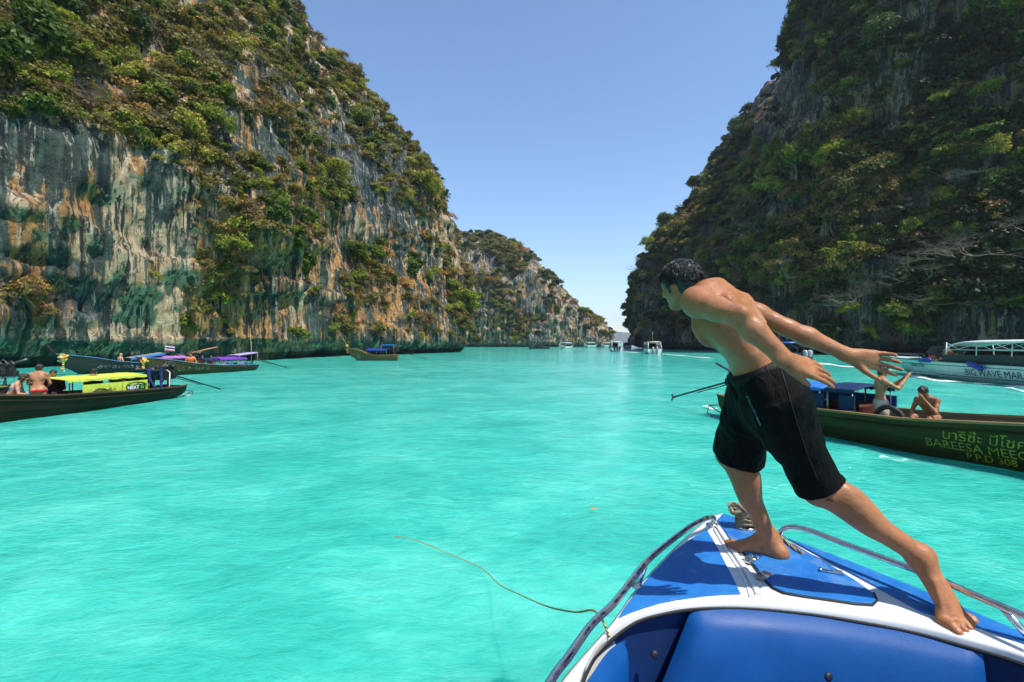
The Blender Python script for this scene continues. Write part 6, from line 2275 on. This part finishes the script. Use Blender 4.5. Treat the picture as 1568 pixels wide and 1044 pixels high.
def speedboat(label, stern, heading, L, B, zs, zb, hullm, roofm, motors=2, group=None, roof=(.18, .72, 2.1), dark=False, mcol=None, stripe=None, vis=True):
    root = empty('speedboat', (stern[0], stern[1], 0), math.atan2(heading[1], heading[0]))
    tag(root, label, 'speedboat', group)
    h = SHull(L, B, zs, zb)
    mb = MB(); lev = (1.0, .85, .65, .45, .2, 0)
    R = [h.ring(i / 29, lev) for i in range(30)]
    mb.loft(R, 0, False, True); mb.add(R[0], [tuple(range(len(R[0])))])
    mb.build('hull', hullm, root)
    # foredeck and gunwale ring
    mb = MB()
    mb.loft([[(p[0], p[1], p[2] + .01), (p[0], p[1] * .7, p[2] + .07), (p[0], 0, p[2] + .09), (p[0], -p[1] * .7, p[2] + .07), (p[0], -p[1], p[2] + .01)] for p in (R[i][0] for i in range(22, 30))], 0, False, True)
    mb.build('foredeck', hullm, root)
    for s_ in (1, -1):
        mb = MB(); mb.tube([(p[0], s_ * p[1], p[2]) for p in (r[0] for r in R)], .035, 6); mb.build('rub_rail', stripe or METAL, root)
        mb = MB()
        mb.loft([[(p[0], s_ * (p[1] - .01), p[2]), (p[0], s_ * (p[1] - .22), p[2] + .02), (p[0], s_ * (p[1] - .26), p[2] - .4)] for p in (R[i][0] for i in range(0, 23))], 0, False, True)
        mb.build('side_deck', hullm, root)
    mb = MB(); mb.box((L * .36, 0, .22), (L * .35, B * .40, .03)); mb.build('cockpit_sole', hullm, root)
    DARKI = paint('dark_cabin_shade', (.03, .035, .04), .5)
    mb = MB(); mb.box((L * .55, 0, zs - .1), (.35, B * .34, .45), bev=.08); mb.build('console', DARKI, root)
    for i in range(4):
        mb = MB(); mb.box((L * (.16 + .1 * i), B * .30, .52), (L * .04, .20, .20), bev=.04); mb.build('seat', VINYL, root)
        mb = MB(); mb.box((L * (.16 + .1 * i), -B * .30, .52), (L * .04, .20, .20), bev=.04); mb.build('seat', VINYL, root)
    # hard top on posts
    x0, x1, zr = roof[0] * L, roof[1] * L, roof[2]
    mb = MB(); rings = []
    for j in range(16):
        t = j / 15
        x = x0 + (x1 - x0) * t
        w_ = B * .44 * (1 - .35 * max(0, t - .8) / .2)
        zt = zr - .22 * max(0, (t - .7) / .3) ** 2 - .05 * t
        rings.append([(x, a * w_, zt + .10 * (1 - a * a)) for a in np.linspace(-1, 1, 9)] + [(x, a * w_, zt - .07 + .06 * (1 - a * a)) for a in np.linspace(1, -1, 9)])
    mb.loft(rings, 0, True, True, True, True); top = mb.build('hardtop', roofm, root)
    for k in range(4):
        x = x0 + .1 + (x1 - x0 - .5) * k / 3
        for s_ in (1, -1):
            mb = MB(); mb.tube([(x, s_ * B * .41, zr - .06), (x - .05, s_ * B * .44, zs - .05)], .03, 6); mb.build('post', hullm, top)
            if k < 3:
                mb = MB(); mb.tube([(x, s_ * B * .41, zr - .1), (x + (x1 - x0) / 6, s_ * B * .43, zr - .45), (x + (x1 - x0 - .5) / 3, s_ * B * .41, zr - .1)], .018, 5); mb.build('brace', hullm, top)
    for s_ in (1, -1):
        mb = MB(); mb.tube([(x0, s_ * B * .435, zr - .48), (x1 - .3, s_ * B * .435, zr - .48)], .022, 5); mb.build('side_rail', hullm, top)
    # raked windscreen
    GL_ = paint('dark_glass', (.012, .02, .024), .08, .1, 3, 0, .6)
    mb = MB(); mb.loft([[(L * .66, -B * .40, zs + .1), (L * .70, 0, zs + .16), (L * .66, B * .40, zs + .1)], [(L * .60, -B * .36, zr - .3), (L * .63, 0, zr - .25), (L * .60, B * .36, zr - .3)]], 0, False, True); mb.build('windscreen', GL_, root)
    # stern flare wings
    for s_ in (1, -1):
        mb = MB(); mb.tube([(.05, s_ * B * .46, zs - .05), (-.05, s_ * B * .42, zs + .45), (x0 + .05, s_ * B * .40, zr - .02)], [.09, .07, .05], 8, flat=.5); mb.build('stern_arch', hullm, root)
    ys = {1: [0], 2: [-.38, .38], 3: [-.6, 0, .6]}[motors]
    for yy in ys: outboard(root, yy, mcol or paint('silver_cowling', (.42, .43, .45), .3, .15, 6, .2))
    return root, h


WHITEH = paint('white_boat_paint', (.68, .70, .69), .3, .12, 2.0, dirt=.15, dirtcol=(.35, .36, .33))
AQUAH = paint('hull_paint_water_tinted', (.60, .76, .75), .28, .10, 1.5)  # aqua of the water reflected in the hull, put into its colour
TEALS = paint('dark_teal_stripe', (.01, .07, .08), .35)
WROOF = paint('white_hardtop', (.80, .80, .78), .35, .1, 2.0)


def tour_boat():
    tip = Vector((27.5, 35.2)); hd = Vector((.134, .991)); L = 14.5
    st = tip - hd * L; ang = math.atan2(hd.y, hd.x)
    root, h = speedboat('large speedboat tinted pale aqua by reflected water, with black lettering and white hardtop', st, hd, L, 2.9, .98, 1.10, AQUAH, WROOF, 2, roof=(.05, .53, 2.2), stripe=BLKL)
    side = lambda u0, z0: (lambda u, v: (L - u0 - u, float(h.y(L - u0 - u, z0 + v)) + .015, z0 + v))
    lettering('BIG WAVE MAR', .50, side(8.75, .34), BLKL, root, .0)
    lettering('โมเสส นาวิน', .30, side(4.0, .62), BLKL, root, .004)
    for zz, nm in ((.80, TEALS), (.24, TEALS)):
        mb = MB(); mb.loft([[(x, float(h.y(x, zz + .02)) + .008, zz + .02), (x, float(h.y(x, zz - .02)) + .008, zz - .02)] for x in np.linspace(.2, L - 2.2, 40)], 0, False, True); mb.build('hull_stripe', nm, root)
    FB = paint('blue_fender', (.012, .05, .36), .35)
    for (x, z, tl) in ((L - 5.9, 1.02, -.1), (L - 9.8, 1.02, .55)):
        mb = MB(); a = Vector((x + .55, float(h.y(x, .95)) + .14, z + tl * .0)); b = Vector((x - .55, float(h.y(x, .95)) + .16, z - tl * .55))
        dv = (b - a)
        mb.tube([a, a + dv * .06, a + dv * .14, a + dv * .86, a + dv * .94, b], [.03, .09, .14, .14, .09, .03], 10); mb.build('fender', FB, root)
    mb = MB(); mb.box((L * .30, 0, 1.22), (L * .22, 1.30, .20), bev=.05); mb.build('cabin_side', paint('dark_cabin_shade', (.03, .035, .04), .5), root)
    # bow rail
    for s_ in (1, -1):
        mb = MB(); mb.tube([(L - 5.0, s_ * 1.1, 1.06), (L - 4.6, s_ * 1.08, 1.32), (L - 2.5, s_ * .72, 1.36), (L - .8, s_ * .12, 1.38)], .022, 6); mb.build('bow_rail', METAL, root)
    at = lambda u, y, z: Matrix.Translation(Vector((st.x, st.y, 0))) @ Matrix.Rotation(ang, 4, 'Z') @ Vector((L - u, y, z))
    OR = (.82, .19, .06)
    small_person('passenger in an orange life vest lying low at the bow of the aqua speedboat', at(4.5, .35, .80), math.radians(-120), J_sit(.5, 'lap', .5), .022, SKIN_L, False, (('vest', OR), ('shorts', (.1, .05, .05))))
    small_person('dark-shirted passenger sitting in the middle on the aqua speedboat bow', at(5.6, .45, .82), math.radians(-100), J_sit(.35, 'lap', .2), .022, SKIN_D, False, (('shirt', (.05, .02, .02)), ('shorts', (.02, .02, .02))))
    small_person('passenger in a bright orange life vest sitting upright before the white hardtop', at(6.55, .55, .95), math.radians(150), J_sit(.12, 'lap', .1), .020, SKIN_L, False, (('vest', OR), ('shorts', (.02, .02, .03))), (.25, .20, .15), scale=1.1)
    small_person('passenger reaching forward from under the white hardtop of the aqua speedboat', at(7.6, .7, .86), math.radians(95), J_sit(.5, 'lap', .3), .022, SKIN_P, False, (('vest', (.6, .18, .12)),))


tour_boat()
NAVYROOF = paint('blue_hardtop', (.02, .10, .38), .4)
speedboat('speedboat with blue hardtop and twin silver outboards passing behind the leaping man', (30.9, 51.0), (-.42, .91), 9.5, 2.9, 1.0, 1.25, paint('dark_navy_boat_paint', (.03, .05, .09), .3), NAVYROOF, 2, roof=(.10, .66, 2.15))
fb = 'speedboats leaving the lagoon'
speedboat('white speedboat with cream roof and mast heading out nearest the shaded cliff', (26.9, 91), (.10, .995), 8.0, 2.8, .95, 1.15, WHITEH, paint('cream_hardtop', (.72, .62, .46), .5), 2, fb, roof=(.06, .66, 2.3))
speedboat('white speedboat seen from astern in the gap between the cliffs', (25.0, 115), (.05, 1.0), 8.0, 2.8, .95, 1.15, WHITEH, WROOF, 3, fb, roof=(.06, .66, 2.4), mcol=BLACKM)
speedboat('small white speedboat below the middle of the far grey headland', (17.3, 166), (.55, .83), 8.0, 2.8, 1.0, 1.2, WHITEH, WROOF, 2, fb, roof=(.1, .7, 2.3))
speedboat('white speedboat near the tip of the far grey headland', (34.0, 222), (.75, .66), 8.0, 2.8, 1.1, 1.3, WHITEH, WROOF, 2, fb, roof=(.1, .7, 2.4))
speedboat('tiny white speedboat rounding the tip of the far grey headland', (45.2, 240), (.80, .6), 7.0, 2.6, 1.1, 1.3, WHITEH, WROOF, 2, fb, roof=(.1, .7, 2.4))
speedboat('dark-hulled speedboat half hidden at the foot of the shaded cliff', (39.4, 165), (.2, .98), 8.0, 3.0, 1.2, 1.3, paint('dark_navy_boat_paint', (.03, .05, .09), .3), NAVYROOF, 2, fb, roof=(.1, .7, 2.2))
rt, hh = longtail('dark green long-tail boat seen end on below the far grey headland', (7.3, 172), (-.15, -.98), 8.5, 1.9, .8, .8, 1.9, W_TEALH, W_TEAKRIM, W_BROWN)
canopy(rt, hh, 2.0, 6.0, 1.7, mat_cloth('dark_green_canvas', (.03, .05, .012), .7), GREYP, .85, .2, nposts=3)
rt, hh = longtail('low dark long-tail boat left of the small white speedboat under the far headland', (13.6, 176), (-.9, -.3), 7.0, 1.7, .6, .6, 1.5, W_DARK, W_TEAKRIM, W_BROWN)
canopy(rt, hh, 2.0, 5.0, 1.2, NAVYC, GREYP, .8, .1, nposts=2)
mast = MB(); mast.tube([(2.4, 0, 2.2), (2.4, 0, 4.2)], .03, 6)
for o in bpy.data.objects:
    if o.get('label', '').startswith('white speedboat with cream roof'): mast.build('mast', GREYP, o)
# ================================================================ FOAM, LINES, FLOTSAM, HAZE
def mat_foam():
    t = NT('white_foam')
    n = t.noise(2.6, 6, .72, t.co((1, 1, 1)), .8); n2 = t.noise(11, 5, .7, t.co((1, 1, 1), (4, 2, 1)))
    at = t.n('ShaderNodeAttribute', attribute_name='edge')
    v = t.math('ADD', t.math('MULTIPLY', n, .65), t.math('MULTIPLY', n2, .35))
    a = t.ramp(t.math('MULTIPLY', t.math('ADD', v, .05), at.outputs['Fac']), [(.46, 0.0), (.66, .9)])
    d = t.bsdf((.85, .90, .89), .6)
    tr = t.n('ShaderNodeBsdfTransparent')
    mx = t.n('ShaderNodeMixShader', {0: a, 1: tr.outputs[0], 2: d})
    return t.done(mx.outputs[0])


FOAM = mat_foam()


def foam(label, pts, widths, z=.045, strength=1.0):
    """a ribbon of broken foam lying on the water"""
    path = np.array(smooth_path([(p[0], p[1], 0) for p in pts], 8))
    ww = np.interp(np.linspace(0, 1, len(path)), np.linspace(0, 1, len(widths)), widths)
    tan = np.gradient(path, axis=0); nr = np.stack([-tan[:, 1], tan[:, 0]], 1); nr /= np.linalg.norm(nr, axis=1, keepdims=True) + 1e-9
    m = 7; v = []; e = []
    for i in range(len(path)):
        for j in range(m):
            a = -1 + 2 * j / (m - 1)
            q = path[i, :2] + nr[i] * a * ww[i]
            v.append((q[0], q[1], z + .03 * math.sin(i * .9 + j)))
            end = min(1, i / 5, (len(path) - 1 - i) / 5)
            e.append(strength * (1 - a * a) ** .6 * (.25 + .75 * end))
    idx = np.arange(len(path) * m).reshape(-1, m)
    f = np.stack([idx[:-1, :-1], idx[1:, :-1], idx[1:, 1:], idx[:-1, 1:]], -1).reshape(-1, 4)
    me = np_mesh('wake_foam', np.array(v), f, True)
    at = me.attributes.new('edge', 'FLOAT', 'POINT'); at.data.foreach_set('value', np.array(e, dtype=np.float32))
    tag(link('wake_foam', me, FOAM), label, 'foam', kind='stuff')


def wp(px, py):
    d = F * H / (py - HOR)
    return ((px - 784) / F * d, d)


foam('broken white bow wave along the aqua speedboat hull', [wp(1375, 570), wp(1395, 575), wp(1435, 583), wp(1500, 588), wp(1560, 593), wp(1640, 604)], [.15, .5, .55, .4, .45, .5], strength=1.25)
foam('outer white wash line of the aqua speedboat', [wp(1530, 592), wp(1560, 598), wp(1610, 608)], [.2, .3, .3], strength=1.1)
foam('white wash behind the speedboat with the blue hardtop', [wp(1222, 553), wp(1250, 556), wp(1290, 561), wp(1345, 566), wp(1400, 570)], [1.5, 1.0, .7, .6, .4], strength=1.25)
foam('thin wake trailing from the cream roofed speedboat', [wp(1004, 541.5), wp(1030, 543.5), wp(1070, 547), wp(1110, 551)], [1.6, 1.1, .9, .5], strength=1.12)
foam('thin wake of the speedboat seen from astern', [wp(946, 538.3), wp(965, 539.5), wp(990, 541)], [1.8, 1.2, .6], strength=1.15)
foam('wake of the small white speedboat', [wp(872, 533.9), wp(885, 534), wp(898, 534.2)], [1.5, 1.2, .6], strength=1.15)
foam('splash at the stern of the green lettered boat', [wp(1068, 622), wp(1088, 626), wp(1110, 633)], [.15, .28, .12], strength=1.1)
foam('patch of spray beside the green lettered hull', [wp(1330, 700), wp(1368, 706), wp(1405, 712)], [.08, .18, .08], strength=1.05)
foam('splash at the stern of the lime canopy boat', [wp(272, 606), wp(288, 606), wp(300, 607)], [.15, .3, .1], strength=1.05)

# yellow anchor line from the bow rail into the water
mb = MB()
R0 = [(.335, 1.66, 1.09), tuple(P(912, 936, 1.72)), tuple(P(880, 937, 2.2)), tuple(P(840, 929, 2.75)), tuple(P(800, 912, 3.25)), tuple(P(765, 895, 3.85)), (-.285, 4.42, .045), (-.60, 4.72, .035), (-.98, 5.05, .03), (-1.32, 5.32, -.03), (-1.9, 5.8, -.30)]
mb.tube(smooth_path(R0, 8), .0042, 7)
tag(mb.build('anchor_line', mat_rope('yellow_rope', (.30, .25, .08), (.50, .43, .16))), 'thin yellow anchor line running from the bow rail into the water', 'rope')
# a fallen leaf
mb = MB(); x, y = wp(909, 785)
mb.add([(x - .05, y, .05), (x - .02, y + .025, .06), (x + .04, y + .012, .055), (x + .055, y - .005, .06), (x + .02, y - .03, .05), (x - .025, y - .022, .055)], [(0, 5, 1), (1, 5, 4, 2), (2, 4, 3)])
tag(mb.build('floating_leaf', paint('fallen_leaf', (.45, .24, .05), .7)), 'small yellow-brown leaf floating on open water', 'leaf')


# bare pale trees leaning out of the shaded cliff
BARK_GREY = mat_bark('bark_grey', (.15, .115, .085), (.34, .28, .22))


def bare_tree(label, p, size, yaw, seed, depth=5):
    lines = twig_lines(seed, 3, depth, .34, .62, .32, 3, .20)
    lines = [(Vector((a.x * 1.25, a.y * 1.25, a.z * .62)), Vector((b.x * 1.25, b.y * 1.25, b.z * .62)), r0, r1) for a, b, r0, r1 in lines]
    e = empty('bare_tree', p, yaw); e.scale = (size,) * 3
    tag(e, label, 'tree', 'leafless trees on the shaded cliff')
    big = [l for l in lines if l[2] > .0095]; small = [l for l in lines if l[2] <= .0095]
    link('trunk', ribbon_mesh('trunk', big, 1.0, 5), BARK_GREY, e)
    link('crown', ribbon_mesh('crown', small, .8, 3), BARK_GREY, e)
    return e


GRf = GR.reshape(-1, 3)
_px, _py = proj(GRf)
_nr = grid_normals(GR).reshape(-1, 3)


def on_right(px, py, out=1.0):
    d2 = (_px - px) ** 2 + (_py - py) ** 2 + np.where(GRf[:, 1] < 20, 1e9, 0)
    cand = np.argsort(d2)[:14]
    i = cand[np.argmin(GRf[cand, 1])]
    n = _nr[i].copy(); n[2] = 0; n /= np.linalg.norm(n) + 1e-9
    return GRf[i] + n * out, math.atan2(n[1], n[0])


for k, (px, py, sz, lab) in enumerate((
        (1245, 345, 9.0, 'large pale leafless tree above the standing man in the green boat'), (1205, 420, 8.0, 'pale leafless tree with drooping twigs behind the leaping man'),
        (1480, 400, 9.0, 'wide whitish leafless tree high over the aqua speedboat roof'), (1535, 375, 8.0, 'grey leafless tree at the right edge above the aqua speedboat'),
        (1400, 425, 6.5, 'grey leafless tree over the aqua speedboat bow'), (1290, 470, 6.0, 'small leafless tree low above the far hand of the leaping man'),
        (1150, 360, 7.0, 'leafless tree just above the leaping man back'), (1530, 265, 7.0, 'leafless tree high up at the right edge of the shaded cliff'),
        (1440, 455, 6.0, 'low grey leafless tree just above the aqua speedboat passengers'), (966, 415, 7.0, 'leafless tree leaning out from the tip of the shaded cliff'))):
    p, yw = on_right(px, py, .6)
    bare_tree(lab, p, sz, yw + random.uniform(-.4, .4), 300 + k)


for k, (px, py, sz, lab) in enumerate(((292, 105, 4.0, 'pale leafless trunk standing high over the purple canopy boat'), (150, 150, 3.2, 'dry leafless tree on the lip above the streaked wall'), (245, 190, 3.4, 'dry leafless tree hanging over the streaked wall edge'),
                                       (470, 200, 4.5, 'dry leafless tree in the middle of the sunlit cliff'), (400, 120, 4.0, 'dry leafless tree high on the sunlit cliff'), (590, 240, 4.5, 'dry leafless tree near the sunlit headland edge'))):
    p, yw = on_cliff(GL, px, py, .4)
    e = bare_tree(lab, p, sz, yw + random.uniform(-.4, .4), 340 + k)
    e['group'] = 'leafless trees on the sunlit cliff'


# sea haze: one closed box of thin air around everything
def build_haze():
    mb = MB(); mb.box((200, 2000, 119), (2600, 2400, 121))
    t = NT('sea_haze')
    pv = t.n('ShaderNodeVolumePrincipled', {'Color': (.80, .88, 1.0, 1), 'Density': .00018, 'Anisotropy': .2})
    t.t.links.new(pv.outputs[0], t.out.inputs['Volume'])
    o = mb.build('haze', t.mat)
    tag(o, 'thin blue sea haze over the lagoon', 'haze', kind='stuff')


if HAZE: build_haze()
